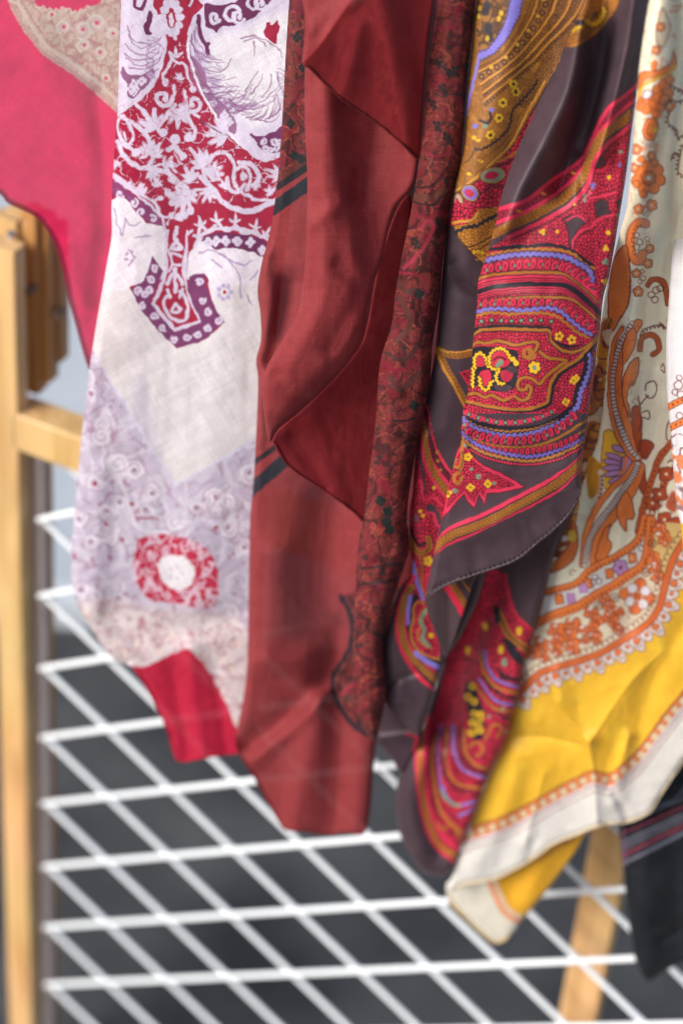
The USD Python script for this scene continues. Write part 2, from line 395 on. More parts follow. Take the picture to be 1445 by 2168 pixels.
    def along(self, pts, step, r, c, ry=None, shift=0.0, smooth=True, turn=0.0, skip=0):
        q, e = resample(spline(pts, 8) if smooth else pts, step)
        for k, ((x, y), (ex, ey)) in enumerate(zip(q, e)):
            if skip and k % skip: continue
            self.dot(x - ey * shift, y + ex * shift, r, c, ry, math.atan2(ey, ex) + turn)
    def flower(self, x, y, n, R, r, c, centre=None, rc=0, rot=0.0, outline=None):
        for pas in (0, 1):
            for k in range(n):
                an = rot + 2 * math.pi * k / n
                if pas == 0 and outline is not None: self.dot(x + R * math.cos(an), y + R * math.sin(an), r + 2.2, outline)
                if pas == 1: self.dot(x + R * math.cos(an), y + R * math.sin(an), r, c)
        if centre is not None: self.dot(x, y, rc, centre)
    def leaf(self, x, y, L, w, ang, c):
        self.dot(x + math.cos(ang) * L / 2, y + math.sin(ang) * L / 2, L / 2, c, w / 2, ang)
    def palm(self, x, y, L, ang, c, n=5, w=None):
        """a lobed leaf: fan of lobes from a stem"""
        L = L * 0.86; w = (w or L * 0.34) * 0.66
        for k in range(n):
            t = (k / (n - 1) - 0.5) * 2 if n > 1 else 0
            self.leaf(x, y, L * (1 - 0.35 * abs(t)), w, ang + t * 1.15, c)
        self.leaf(x, y, L * 0.7, w * 1.3, ang, c)
    def curl(self, x, y, r, w, c, a0=0.0, turns=1.2, sgn=1, ball=True):
        t = np.linspace(0, 1, 26); an = a0 + sgn * t * turns * 2 * math.pi; rr = r * (1 - 0.72 * t)
        p = np.stack([x + rr * np.cos(an), y + rr * np.sin(an)], 1)
        self.line(p, w, c, smooth=False)
        if ball: self.dot(p[-1, 0], p[-1, 1], w * 0.8, c)
    def mask(self, pts, smooth=True):
        p = spline(pts, 6, True) if smooth else np.asarray(pts, float)
        i = self._near(p, 1); return i[inside(self.x[i], self.y[i], p)]
    def pebbles(self, idx, size, c, border, gap=0.22, seed=3, a=1.0, vary=0.0):
        """small rounded cells with dark lines between: a field of print"""
        if not len(idx): return
        r = np.random.default_rng(seed)
        x, y = self.x[idx], self.y[idx]
        n0 = np.arange(x.min() - size, x.max() + 2 * size, size); n1 = np.arange(y.min() - size, y.max() + 2 * size, size)
        gx, gy = np.meshgrid(n0, n1); p = np.stack([gx.ravel(), gy.ravel()], 1) + r.uniform(-0.42, 0.42, (gx.size, 2)) * size
        d, k = cKDTree(p).query(np.stack([x, y], 1), k=2)
        e = (d[:, 1] - d[:, 0]) / size
        t = np.clip((e - gap) / 0.12 + 0.5, 0, 1)[:, None]
        cc = lin(c) * (1 + vary * (r.random(len(p))[k[:, 0]][:, None] - 0.5))
        self.col[idx] = self.col[idx] * (1 - a) + a * (cc * t + lin(border) * (1 - t))
    def _field(self, idx, size, seed, stretch):
        x, y, z = self.x[idx] / stretch[0], self.y[idx] / stretch[1], np.full(len(idx), seed * 2.3)
        an = 0.5 + seed * 0.7; u, v = (x * math.cos(an) - y * math.sin(an)) / size, (x * math.sin(an) + y * math.cos(an)) / size
        w = meshkit.noise(np.stack([v * .8, u * .8, z + 3], 1), seed + 11); w2 = meshkit.noise(np.stack([u * .8, v * .8, z + 7], 1), seed + 12)
        return meshkit.noise(np.stack([u + 1.3 * w, v + 1.3 * w2, z], 1), seed)
    def worms(self, idx, size, c, width=0.06, seed=2, a=1.0, stretch=(1, 1), level=0.5):
        """winding thin lines"""
        if not len(idx): return
        v = self._field(idx, size, seed, stretch)
        al = np.clip((width - np.abs(v - level)) / (width * 0.5) + 0.5, 0, 1) * a
        self._put(idx, al, c)
    def blots(self, idx, size, c, level=0.62, seed=4, a=1.0, stretch=(1, 1)):
        if not len(idx): return
        v = self._field(idx, size, seed, stretch)
        self._put(idx, np.clip((v - level) / 0.05 + 0.5, 0, 1) * a, c)
    def threads(self, amount, seed=1, size=(3.0, 60.0), ang=0.0):
        """uneven yarns: long thin streaks along both thread directions"""
        ca, sa = math.cos(ang), math.sin(ang); u, v = self.x * ca + self.y * sa, -self.x * sa + self.y * ca
        z = np.full(len(u), seed * 1.3)
        n = meshkit.noise(np.stack([u / size[0], v / size[1], z], 1), seed) + meshkit.noise(np.stack([u / size[1], v / size[0], z], 1), seed + 1) - 1
        blotch = meshkit.fbm(np.stack([self.x / 26, self.y / 26, z + 5], 1), 3, seed + 8) - .5
        self.col = np.clip(self.col * (1 + amount * n + 0.22 * blotch)[:, None] + 0.006 * (1 + 2 * blotch)[:, None], 0, 0.9)
def tube(path, r, n=8):
    path = np.asarray(path); t = np.gradient(path, axis=0); t /= np.linalg.norm(t, axis=1)[:, None]; a = np.cross(t, NS); a /= np.linalg.norm(a, axis=1)[:, None]; b = np.cross(t, a)
    an = np.linspace(0, 2 * math.pi, n, endpoint=False); rr = np.broadcast_to(np.asarray(r), (len(path),))[:, None, None]
    v = (path[:, None] + rr * (np.cos(an)[None, :, None] * a[:, None] + np.sin(an)[None, :, None] * b[:, None])).reshape(-1, 3)
    f = [[i * n + j, i * n + (j + 1) % n, (i + 1) * n + (j + 1) % n] for i in range(len(path) - 1) for j in range(n)] + [[i * n + j, (i + 1) * n + (j + 1) % n, (i + 1) * n + j] for i in range(len(path) - 1) for j in range(n)]
    return trimesh.Trimesh(v, np.array(f), process=False)
def nearest_point(S, q):
    return S.pts[cKDTree(np.stack([S.x, S.y], 1)).query(q)[1]]
def hem(S, px, r, c, mat, parent):
    """the rolled hem along an edge of the cloth"""
    q = resample(spline(px, 10), 3.0)[0]
    p = gaussian_filter1d(nearest_point(S, q), 2, axis=0, mode='nearest') + NS * r * 0.4
    k = np.arange(len(p)); rr = r * (1 + .10 * np.sin(k * 1.9) + .18 * (meshkit.noise(np.stack([k * .35, k * 0, k * 0], 1), 5) - .5))
    return obj('rolled_hem', tube(p, rr), mat, parent, smooth=True, color=np.tile(lin(c), (len(p) * 8, 1)))
def T(x0, y0, s):
    """turns coordinates of an enlarged view of the photograph into photograph pixels"""
    return lambda pts: [(x0 + s * u, y0 + s * v) for u, v in pts]

# ------------------------------------------------------------------ scarf of crimson and white wool gauze
CRIM, CRIM2, LAV, PURP, WHITE, GREYL, PEACH, RED = (160, 20, 58), (140, 18, 58), (210, 199, 221), (104, 34, 82), (226, 220, 222), (190, 178, 198), (222, 192, 176), (238, 30, 92)
scarf_a = thing('scarf', 'crimson and white wool scarf with medallion print, hanging leftmost', 'scarf', 'printed scarves hanging in a row')
edge_a = [(-40, 395), (0, 411), (17, 430), (57, 449), (83, 466), (103, 494), (120, 529), (134, 580), (146, 637), (160, 689), (174, 740), (188, 782)]
S = Sheet([(-60, -60), (120, -62), (300, -60), (300, 300), (296, 600), (262, 780), (215, 830)] + edge_a[::-1] + [(-62, 380), (-64, 150)], -0.092, 3.0, curl=(10, 4),
          relief=[('r', [(60, 60), (130, 230), (250, 400)], 50, 7), ('r', [(-20, 250), (120, 360), (200, 480)], 45, 6), ('r', [(40, 160), (130, 300), (200, 440)], 26, -4), ('r', [(205, 200), (222, 420), (205, 640)], 22, -8), ('r', [(140, 520), (175, 660)], 20, 4)],
          wrinkle=(2.5, 90, 200), seed=3)
S.base(RED)
border = [(-10, -70), (25, 20), (50, 65), (90, 115), (150, 155), (200, 195), (252, 242), (320, 300), (320, -70)]
S.fill(border, (226, 196, 176), smooth=False)
m = S.mask(border, False)
S.worms(m, 16, (196, 120, 120), 0.07, 3, 0.6)
S.worms(m, 9, (190, 100, 110), 0.09, 6, 0.45)
S.fill([(70, -60), (74, 0), (85, 14), (115, 22), (140, 18), (160, 26), (190, 14), (215, 0), (222, -60)], RED)
S.line([(85, 14), (115, 22), (140, 18), (160, 26), (190, 14)], 4, (236, 214, 200), wave=3, period=14)
for x, y, r, sg in ((135, 56, 16, 1), (175, 62, 20, -1), (205, 48, 22, 1), (178, 95, 15, 1), (212, 110, 14, -1), (110, 30, 10, 1), (240, 70, 14, 1), (225, 165, 10, 1)):
    S.dot(x, y, r * 0.9, (228, 190, 182)); S.curl(x, y, r, 5, (240, 222, 205), 2.0, 1.1, sg); S.dot(x, y, 4, RED)
for o_, w_, c_ in ((6, 6, (210, 160, 150)), (20, 7, (232, 208, 192)), (30, 3, (200, 140, 135))):
    S.line([(x + o_ * 0.7, y - o_ * 0.7) for x, y in border[1:7]], w_, c_)
S.line([(x + 4, y - 3) for x, y in edge_a], 12, (150, 14, 60))
S.threads(0.13, 2, (3.5, 50), 0.75)
S.build('back_layer', RED_GAUZE, scarf_a, 'plain crimson gauze with a peach paisley border')

z1, z2, r2 = T(230, 0, .2768), T(220, 380, .2768), T(0, 723, .5)
S = Sheet([(250, -60), (256, 0), (252, 120), (249, 230), (240, 350), (236, 440), (236, 500), (224, 570), (205, 680), (188, 790), (172, 930), (158, 1080), (150, 1190), (158, 1260), (180, 1310), (235, 1390), (280, 1415), (318, 1475), (350, 1540), (368, 1600), (385, 1614), (430, 1606), (470, 1598), (500, 1596), (540, 1560), (552, 1400), (560, 1200), (570, 1000), (585, 700), (620, 400), (650, 100), (660, -60), (450, -62)],
          -0.032, 1.9, curl=(22, 13),
          relief=[('r', [(300, 0), (300, 400), (270, 700)], 60, 5), ('r', [(520, 300), (470, 800), (420, 1300)], 70, 5), ('r', [(250, 1290), (330, 1340), (500, 1300)], 35, -5), ('r', [(400, 1380), (430, 1600)], 22, 6), ('r', [(365, 1420), (400, 1600)], 15, -4), ('r', [(210, 1000), (200, 1300)], 24, 5), ('r', [(455, 1420), (480, 1600)], 14, -4)],
          wrinkle=(2.2, 60, 260), seed=11, bleed=1.9, openedge=[([(385, 1614), (500, 1596)], 30), ([(280, 1415), (368, 1600)], 8)])
S.base(CRIM)
S.pebbles(np.arange(len(S.x)), 5, CRIM, (150, 16, 52), 0.15, 2, 0.6)
def L1(pts, w, c=LAV, **k): S.line(z1(pts), w * (.8 if c is LAV and w > 5 else 1), c, **k)
def L2(pts, w, c=LAV, **k): S.line(z2(pts), w * (.8 if c is LAV and w > 5 else 1), c, **k)
# right medallion
S.fill(z1([(740, -60), (720, 40), (660, 110), (612, 220), (595, 320), (615, 450), (670, 610), (750, 790), (845, 930), (900, 1020), (1000, 1110), (1100, 1190), (1200, 1235), (1330, 1200), (1500, 1150), (1600, 500), (1600, -60)]), LAV)
m = S.mask(z1([(690, 100), (640, 250), (680, 520), (800, 800), (950, 980), (1500, 900), (1500, 0)]))
S.fill(z1([(780, 300), (1000, 230), (1400, 100), (1500, 500), (1400, 800), (1100, 980), (950, 800), (780, 560)]), (230, 226, 232), a=.8, soft=20)
L1([(690, 120), (690, 210), (715, 290), (745, 350), (760, 410)], 9, PURP); L1([(760, 330), (750, 400)], 8, PURP)
S.fill(z1([(620, 420), (660, 440), (720, 520), (760, 640), (800, 720), (860, 770), (930, 860), (975, 960), (960, 1030), (880, 960), (790, 830), (700, 660), (640, 520)]), (132, 62, 110), a=.85)
for q in (((745, 690), 5), ((800, 780), 8), ((885, 880), 9), ((870, 910), 7), ((905, 905), 7), ((925, 940), 6)): S.flower(*z1([q[0]])[0], 4, q[1] * .7, q[1] * .55, LAV)
S.fill(z1([(730, 40), (760, 20), (860, 30), (960, 10), (1040, -20), (1240, -20), (1210, 40), (1150, 100), (1060, 160), (950, 190), (860, 200), (830, 250), (790, 220), (740, 190)]), PURP)
for (u, v), r, sg in (((810, 130), 14, 1), ((940, 110), 20, -1), ((990, 120), 16, 1), ((1110, 30), 19, -1), ((1160, 20), 15, 1)):
    S.curl(*z1([(u, v)])[0], r, 7, LAV, 0.5 * sg, 1.0, sg)
L1([(740, 10), (850, 20), (960, 5)], 6)
S.fill(z1([(1205, 180), (1225, 165), (1245, 190), (1290, 150), (1300, 180), (1310, 230), (1285, 270), (1290, 320), (1270, 330), (1230, 310), (1190, 260)]), CRIM)
S.fill(z1([(1080, 1020), (1150, 1040), (1250, 1010), (1330, 960), (1400, 940), (1400, 1180), (1320, 1165), (1220, 1170), (1150, 1120)]), (112, 44, 96))
for u, v in ((1180, 1080), (1200, 1130), (1270, 1080), (1310, 1090), (1290, 1130), (1240, 1150)): S.curl(*z1([(u, v)])[0], 8, 4.5, LAV, u, .9, 1)
# feather hatching
for P_ in ([(690, 450), (780, 470), (880, 480)], [(720, 520), (830, 550), (900, 520), (940, 440)], [(760, 590), (880, 610), (970, 590)], [(790, 640), (900, 670), (990, 660)], [(800, 720), (920, 700), (1000, 690)], [(830, 740), (940, 760), (1040, 720), (1100, 640)], [(880, 770), (1000, 810), (1130, 800), (1230, 720), (1310, 650)], [(920, 800), (1060, 835), (1200, 800), (1290, 730)], [(1010, 290), (1100, 270), (1200, 310), (1290, 370), (1330, 440)], [(1040, 310), (1130, 290), (1210, 350)], [(1110, 320), (1110, 420)], [(1040, 700), (1090, 620), (1140, 540)], [(1090, 720), (1160, 620), (1180, 560)], [(1240, 570), (1230, 660), (1170, 740)], [(1290, 560), (1300, 640)], [(660, 380), (760, 440), (860, 460)], [(1130, 900), (1230, 930), (1310, 880)], [(1210, 910), (1290, 860)]):
    L1(P_, 3.4, (138, 84, 132), taper=.5, a=.85)
S.worms(S.mask(z1([(640, 380), (800, 420), (1000, 700), (1250, 720), (1330, 560), (1330, 700), (1150, 830), (900, 830), (720, 640)])), 13, (150, 110, 160), .05, 5, .5, (1.6, .7))
for cx, cy, R0_, a0_, a1_, n_ in ((1010, 430, 400, 95, 215, 30), (1150, 640, 250, -10, 170, 26), (240, 330, 185, -60, 100, 16)):
    for k in range(n_):
        an = math.radians(a0_ + (a1_ - a0_) * (k + .3 * math.sin(k * 5.1)) / n_); q_ = []
        for t_ in np.linspace(0, 1, 6):
            rr_ = R0_ * (1 - (.30 + .14 * math.sin(k * 2.3)) * t_); q_.append((cx + rr_ * math.cos(an - .5 * t_), cy + rr_ * math.sin(an - .5 * t_) * 1.1))
        L1(q_, 3.6, (150, 104, 150) if k % 3 else (124, 66, 116), taper=.75, a=.8)
# left medallion
S.fill(z1([(-40, -60), (320, -60), (340, 40), (400, 150), (432, 280), (425, 400), (395, 520), (330, 650), (220, 770), (140, 830), (-20, 840)]), LAV)
S.fill(z1([(100, 500), (150, 560), (260, 570), (330, 520), (350, 560), (300, 640), (230, 720), (180, 760), (140, 720), (140, 640), (100, 580)]), (124, 54, 106), a=.9)
for u, v, r in ((190, 640, 8), (170, 680, 8), (215, 680, 7), (250, 620, 8), (320, 570, 7), (190, 715, 6)): S.flower(*z1([(u, v)])[0], 4, r * .7, r * .5, LAV)
S.fill(z1([(310, 80), (335, 100), (330, 180), (310, 230), (330, 250), (290, 265), (270, 200), (285, 150)]), PURP)
L1([(200, 0), (210, 50), (260, 60), (280, 0)], 8, PURP)
for P_ in ([(140, 200), (170, 280), (230, 320)], [(150, 260), (200, 340), (260, 370), (340, 330)], [(130, 340), (190, 400), (280, 420), (370, 370)], [(120, 400), (180, 450), (290, 450), (390, 400)], [(130, 440), (220, 500), (320, 480), (400, 440)], [(160, 510), (240, 530), (320, 500)], [(240, 320), (330, 330), (400, 290)], [(330, 500), (380, 470), (410, 400)]): L1(P_, 3.4, (140, 92, 140), taper=.5, a=.85)
S.worms(S.mask(z1([(300, 300), (425, 280), (420, 420), (340, 620), (280, 560)])), 9, (150, 100, 150), .07, 8, .6)
L1([(400, 150), (436, 290), (425, 420), (390, 540), (330, 660), (200, 790)], 4, LAV); L1([(605, 330), (625, 460), (680, 620), (760, 800), (860, 950), (1000, 1110)], 5, (228, 220, 232))
# blossom at the top
for an in np.linspace(0, 2 * math.pi, 12, endpoint=False): S.dot(230 + .2768 * (478 + 62 * math.cos(an)), .2768 * (130 + 115 * math.sin(an)), 10, LAV, 8, an)
S.dot(*z1([(478, 145)])[0], 10, CRIM, 17); S.dot(*z1([(478, 150)])[0], 5, LAV, 13)
L1([(500, 250), (510, 290)], 9); L1([(640, 0), (625, 40)], 8)
S.palm(*z1([(520, 430)])[0], 26, -1.7, LAV, 3, 8); S.palm(*z1([(540, 610)])[0], 20, -1.6, LAV, 4, 7)
L1([(460, 400), (480, 450), (450, 520), (410, 580), (430, 640)], 7); L1([(470, 410), (520, 480), (580, 490), (600, 560), (630, 640), (650, 700)], 7)
S.dot(*z1([(430, 625)])[0], 8, LAV); S.dot(*z1([(645, 680)])[0], 8, LAV)
S.curl(*z1([(415, 745)])[0], 21, 9, LAV, -.2, 1.1, 1); L1([(500, 650), (490, 760), (440, 810)], 8)
S.curl(*z1([(650, 790)])[0], 20, 8, LAV, 3.2, 1.1, -1); L1([(580, 700), (600, 820), (690, 890)], 8)
S.palm(*z1([(360, 975)])[0], 58, -2.25, LAV, 5, 17); L1([(200, 790), (280, 860), (360, 970)], 8)
S.palm(*z1([(530, 830)])[0], 50, 1.57, LAV, 5, 17); L1([(510, 800), (430, 900), (375, 970), (410, 1030)], 11); L1([(550, 800), (620, 920), (660, 1000), (640, 1060), (600, 1060)], 11); S.dot(*z1([(415, 1010)])[0], 9, LAV); S.dot(*z1([(610, 1050)])[0], 9, LAV)
S.palm(*z1([(900, 1030)])[0], 62, 3.4, LAV, 6, 17); L1([(700, 920), (800, 980), (900, 1030)], 3, PURP)
S.dot(*z1([(505, 1065)])[0], 11, LAV); L1([(460, 1140), (510, 1120), (560, 1200)], 14); S.dot(*z1([(570, 1190)])[0], 8, LAV)
# scrolls
L1([(90, 880), (60, 960), (110, 1080), (160, 1100), (190, 1030), (150, 950), (110, 880)], 8); L1([(120, 1010), (130, 1070)], 6); L1([(100, 900), (200, 950), (280, 1020), (330, 1120), (330, 1230), (280, 1290)], 11)
L1([(70, 1080), (110, 1180), (210, 1270), (320, 1290), (450, 1320), (540, 1400), (600, 1440)], 13); L1([(90, 1090), (170, 1140), (200, 1180)], 10); S.dot(*z1([(205, 1165)])[0], 9, LAV)
S.palm(*z1([(330, 1190)])[0], 42, -1.2, LAV, 6, 14); S.palm(*z1([(300, 1180)])[0], 36, -2.3, LAV, 4, 12); S.palm(*z1([(420, 1260)])[0], 34, -.3, LAV, 4, 12); L1([(300, 1290), (430, 1250), (520, 1310)], 7)
S.palm(*z1([(320, 1310)])[0], 30, 1.0, LAV, 5, 11); S.palm(*z1([(150, 1440)])[0], 24, -1.6, LAV, 4, 9); L1([(40, 1330), (110, 1380), (170, 1440)], 9); S.palm(*z1([(60, 1230)])[0], 22, 1.8, LAV, 3, 9)
S.palm(*z1([(740, 1260)])[0], 48, -2.2, LAV, 6, 15); L1([(620, 1130), (700, 1240), (750, 1400)], 9); S.palm(*z1([(640, 1380)])[0], 40, -2.1, LAV, 5, 14); S.palm(*z1([(770, 1350)])[0], 44, -.9, LAV, 6, 15)
L1([(770, 1230), (830, 1170), (910, 1180), (960, 1260), (960, 1380), (1000, 1450)], 10); L1([(1060, 1450), (1080, 1340), (1030, 1270), (970, 1300)], 9); L1([(1000, 1240), (1090, 1260), (1150, 1330), (1130, 1420)], 11); S.palm(*z1([(1310, 1340)])[0], 40, -2.7, LAV, 5, 12); S.dot(*z1([(1030, 1350)])[0], 8, LAV); S.palm(*z1([(880, 1440)])[0], 25, -1.4, LAV, 4, 9)
# second view: the lower scrolls
L2([(740, -20), (820, 60), (900, 160), (1000, 220), (1130, 240), (1280, 180), (1380, 120)], 14); L2([(940, -10), (960, 70), (1030, 90), (1080, 30)], 10); L2([(1040, 80), (1150, 150), (1300, 160)], 9); S.palm(*z2([(820, 80)])[0], 38, 2.2, LAV, 5, 13); S.palm(*z2([(1150, 20)])[0], 22, 1, LAV, 4, 9); S.palm(*z2([(1290, 100)])[0], 26, -2.4, LAV, 4, 9)
S.palm(*z2([(600, 80)])[0], 60, 1.5, LAV, 7, 17); L2([(560, 60), (600, 200), (590, 300)], 12); L2([(620, 60), (560, 30), (500, 0)], 9); L2([(680, 90), (760, 70), (840, 90)], 8)
for u, v in ((490, 100), (530, 170), (660, 240), (640, 110), (570, 280), (620, 270)): S.dot(*z2([(u, v)])[0], 8, LAV)
S.palm(*z2([(400, 50)])[0], 24, -1.3, LAV, 5, 9); S.palm(*z2([(300, 100)])[0], 28, -2.2, LAV, 4, 10); S.dot(*z2([(430, 140)])[0], 6, LAV)
up = S.mask(z1([(60, 820), (430, 640), (560, 300), (680, 640), (1000, 1110), (1330, 1230), (1320, 1500), (60, 1500)])); S.worms(up, 13, (186, 70, 110), .025, 33, .45); S.worms(up, 17, LAV, .02, 34, .7)
# fringe of the lower right medallion
for u, v, an in ((740, 350, -1.8), (860, 320, -1.6), (1000, 330, -1.5), (1150, 370, -1.3), (1240, 430, -1.1), (650, 420, -2.2)):
    S.palm(*z2([(u, v)])[0], 25, an, LAV, 3, 8); 
for a_, b_ in (((690, 430), (740, 350)), ((750, 360), (850, 350)), ((870, 330), (1000, 360)), ((1000, 340), (1140, 390)), ((1150, 360), (1230, 430))): S.line(z2([a_, ((a_[0] + b_[0]) / 2, (a_[1] + b_[1]) / 2 + 45), b_]), 7, LAV)
# lower medallions
S.fill(z2([(-60, 120), (50, 150), (110, 120), (170, 150), (240, 240), (330, 330), (440, 350), (470, 450), (470, 620), (430, 760), (300, 800), (210, 820), (150, 880), (-80, 900)]), (226, 220, 230))
S.fill(z2([(60, 20), (110, 10), (200, 100), (330, 190), (420, 270), (440, 350), (340, 330), (230, 230), (160, 140), (70, 120)]), (124, 60, 112), a=.85)
for u, v in ((120, 110), (225, 180), (285, 245), (375, 300)): S.curl(*z2([(u, v)])[0], 9, 5, LAV, u, .8, 1)
L2([(60, -30), (180, 60), (320, 170), (440, 280), (470, 400)], 7); L2([(130, 20), (250, 90), (400, 190), (430, 280), (510, 280), (490, 340)], 7)
for u, v in ((280, 60), (380, 170), (510, 280)): S.palm(*z2([(u, v)])[0], 15, -.8, LAV, 3, 7)
S.fill(z2([(780, 440), (700, 500), (650, 580), (636, 700), (640, 760), (700, 740), (780, 730), (800, 790), (820, 900), (920, 1080), (1100, 1000), (1250, 1000), (1400, 700), (1260, 590), (1140, 540), (1000, 500)]), (224, 217, 228))
S.fill(z2([(740, 470), (800, 420), (950, 405), (1100, 420), (1250, 480), (1400, 520), (1400, 640), (1240, 600), (1100, 545), (950, 520), (850, 530), (790, 480)]), (106, 34, 84))
for u, v in ((850, 470), (930, 470), (1020, 470), (1120, 480), (1210, 540), (1280, 560), (800, 480)): S.flower(*z2([(u, v)])[0], 4, 6, 5, LAV)
L2([(690, 510), (740, 430), (850, 380), (1000, 375), (1150, 410), (1300, 480)], 9)
S.fill(z2([(-100, 900), (200, 830), (545, 1290), (760, 1232), (900, 1120), (880, 1030), (840, 900), (900, 800), (1300, 800), (1300, 2500), (-100, 2500)]), (219, 213, 216), smooth=False)
for P_ in ([(80, 220), (100, 330), (140, 430)], [(160, 290), (200, 350), (280, 330)], [(240, 440), (360, 430)], [(190, 540), (230, 600), (190, 660)], [(160, 300), (150, 420)], [(820, 610), (900, 670)], [(950, 610), (1060, 650), (1120, 620)], [(880, 560), (980, 640), (1040, 760), (1040, 900)], [(720, 560), (840, 540), (930, 590)], [(1120, 760), (1180, 700)], [(1090, 880), (1130, 960)]): L2(P_, 4, (160, 130, 176), a=.8)
S.flower(*z2([(920, 860)])[0], 7, 13, 5, (180, 165, 200)); S.dot(*z2([(920, 862)])[0], 4, CRIM); S.flower(*z2([(200, 590)])[0], 5, 10, 4, (175, 150, 185))
# tongue-shaped pendant: purple band, lavender line, crimson heart
S.fill(z2([(370, 580), (420, 660), (450, 700), (400, 820), (350, 940), (410, 1010), (540, 1170), (740, 1090), (690, 980), (640, 830), (650, 740), (690, 720), (770, 720), (790, 850), (850, 980), (920, 1090), (760, 1230), (550, 1285), (420, 1160), (290, 1010), (210, 840), (310, 770)]), (118, 52, 100), smooth=False)
S.fill(z2([(470, 380), (640, 400), (640, 560), (630, 760), (640, 850), (700, 1000), (745, 1090), (540, 1165), (420, 1030), (360, 950), (430, 790), (470, 640)]), LAV, smooth=False)
S.fill(z2([(500, 300), (640, 330), (615, 560), (600, 720), (640, 900), (720, 1080), (545, 1130), (440, 1010), (390, 950), (450, 820), (490, 690), (490, 500)]), CRIM, smooth=False)
L2([(560, 370), (540, 450), (590, 520), (520, 520), (560, 460)], 11); L2([(500, 540), (520, 640), (500, 700)], 6); L2([(620, 540), (610, 640), (620, 700)], 6)
L2([(480, 790), (520, 730), (570, 740), (600, 800)], 10); L2([(540, 680), (545, 860)], 10); L2([(490, 880), (460, 920), (470, 990), (520, 1060), (610, 1080), (640, 1000), (620, 900), (580, 860)], 9); L2([(480, 840), (500, 900)], 8); L2([(600, 840), (580, 900)], 8); L2([(545, 950), (520, 1010), (590, 1000), (545, 950)], 8); L2([(520, 560), (590, 590)], 7); L2([(520, 650), (590, 650)], 7)
for u, v in ((390, 670), (355, 770), (270, 850), (310, 870), (300, 970), (380, 1050), (450, 1130), (540, 1220), (630, 1200), (720, 1180), (800, 1140), (870, 1080), (800, 1010), (750, 920), (730, 790), (350, 850)):
    S.curl(*z2([(u, v)])[0], 8.5, 5, (214, 198, 222), u * .1, .9, 1 if u % 20 else -1)
# body and border below
body = [(400, 60), (745, 610), (1085, 410), (1300, 300), (1300, -100), (350, -100)]
low = r2([(360, -40), (400, 60), (560, 320), (745, 612), (1085, 412), (1300, 290), (1300, 1700), (200, 1700), (200, 60)])
S.fill(low, GREYL, smooth=False)
S.fill(r2([(600, 140), (745, 612), (1085, 412), (1100, 520), (760, 760), (560, 420)]), (192, 182, 204), a=.6, soft=30)
m = S.mask(low, False)
S.worms(m, 26, (216, 208, 222), .12, 4, .6); S.worms(m, 22, (160, 118, 146), .035, 7, .55); S.blots(m, 14, (150, 80, 116), .80, 9, .6)
S.line(r2([(400, 60), (560, 320), (745, 612), (1085, 412), (1250, 320)]), 5, (206, 202, 222), smooth=False)
r = np.random.default_rng(5)
for u, v, R, dk in ((440, 350, 30, 1), (430, 400, 26, 0), (570, 545, 27, 1), (500, 520, 30, 0), (400, 600, 20, 1), (505, 680, 20, 1), (645, 640, 22, 1), (450, 720, 20, 1), (620, 715, 17, 1), (385, 850, 20, 1), (335, 750, 22, 1), (910, 660, 27, 1), (960, 680, 24, 0), (832, 705, 18, 1), (1055, 560, 30, 1), (965, 790, 24, 1), (1035, 870, 22, 1), (340, 1050, 20, 1), (400, 1080, 22, 0), (500, 1090, 20, 1), (550, 1170, 24, 1), (690, 1220, 24, 1), (870, 1240, 26, 1), (430, 1190, 20, 1), (980, 1150, 22, 0), (605, 1280, 24, 1), (385, 220, 15, 1), (470, 830, 20, 0), (990, 1260, 20, 1), (740, 770, 22, 0), (930, 1340, 18, 1), (1000, 1400, 16, 1)):
    x, y = r2([(u, v)])[0]; R *= .62
    tn = r.uniform(0, 6.28); tx, ty = math.cos(tn), math.sin(tn)
    S.fill([(x - R * 1.2 * tx, y - R * 1.2 * ty), (x - R * .5 * tx - R * 1.1 * ty, y - R * .5 * ty + R * 1.1 * tx), (x + R * .9 * tx - R * .8 * ty, y + R * .9 * ty + R * .8 * tx), (x + R * 2.1 * tx + R * .5 * ty, y + R * 2.1 * ty - R * .5 * tx), (x + R * .8 * tx + R * .8 * ty, y + R * .8 * ty - R * .8 * tx), (x - R * .5 * tx + R * 1.1 * ty, y - R * .5 * ty - R * 1.1 * tx)], (226, 219, 231), a=.8, soft=4)
    S.curl(x, y, R * 1.0, 2.2, (172, 136, 164), tn, 1.1, 1 if dk else -1, ball=False)
    S.line([(x - R * 1.5 * tx, y - R * 1.5 * ty), (x - R * .6 * tx - R * 1.5 * ty, y - R * .6 * ty + R * 1.5 * tx), (x + R * 1.1 * tx - R * 1.1 * ty, y + R * 1.1 * ty + R * 1.1 * tx), (x + R * 2.4 * tx, y + R * 2.4 * ty)], 2.4, (170, 130, 150), a=.7)
    S.curl(x + R * 1.9 * tx, y + R * 1.9 * ty, R * .7, 2.6, (212, 202, 220), -tn, .9, -1, ball=False)
    if dk: S.dot(x, y, 5.5, (110, 44, 88), 4.2, tn, a=.85); S.dot(x + 1, y, 1.8, (190, 160, 190))
for u, v in ((400, 605), (560, 690), (450, 775), (915, 790), (315, 915), (520, 840)): S.dot(*r2([(u, v)])[0], 4.5, CRIM)
S.line(r2([(580, 745), (670, 752)]), 4, (160, 60, 90)); S.line(r2([(480, 560), (520, 610), (560, 740), (600, 800), (720, 810)]), 4, (222, 214, 226))
S.fill(r2([(330, 1110), (480, 1090), (640, 1130), (780, 1140), (930, 1150), (1050, 1250), (1050, 1700), (200, 1700), (260, 1250)]), PEACH, a=.4, soft=24)
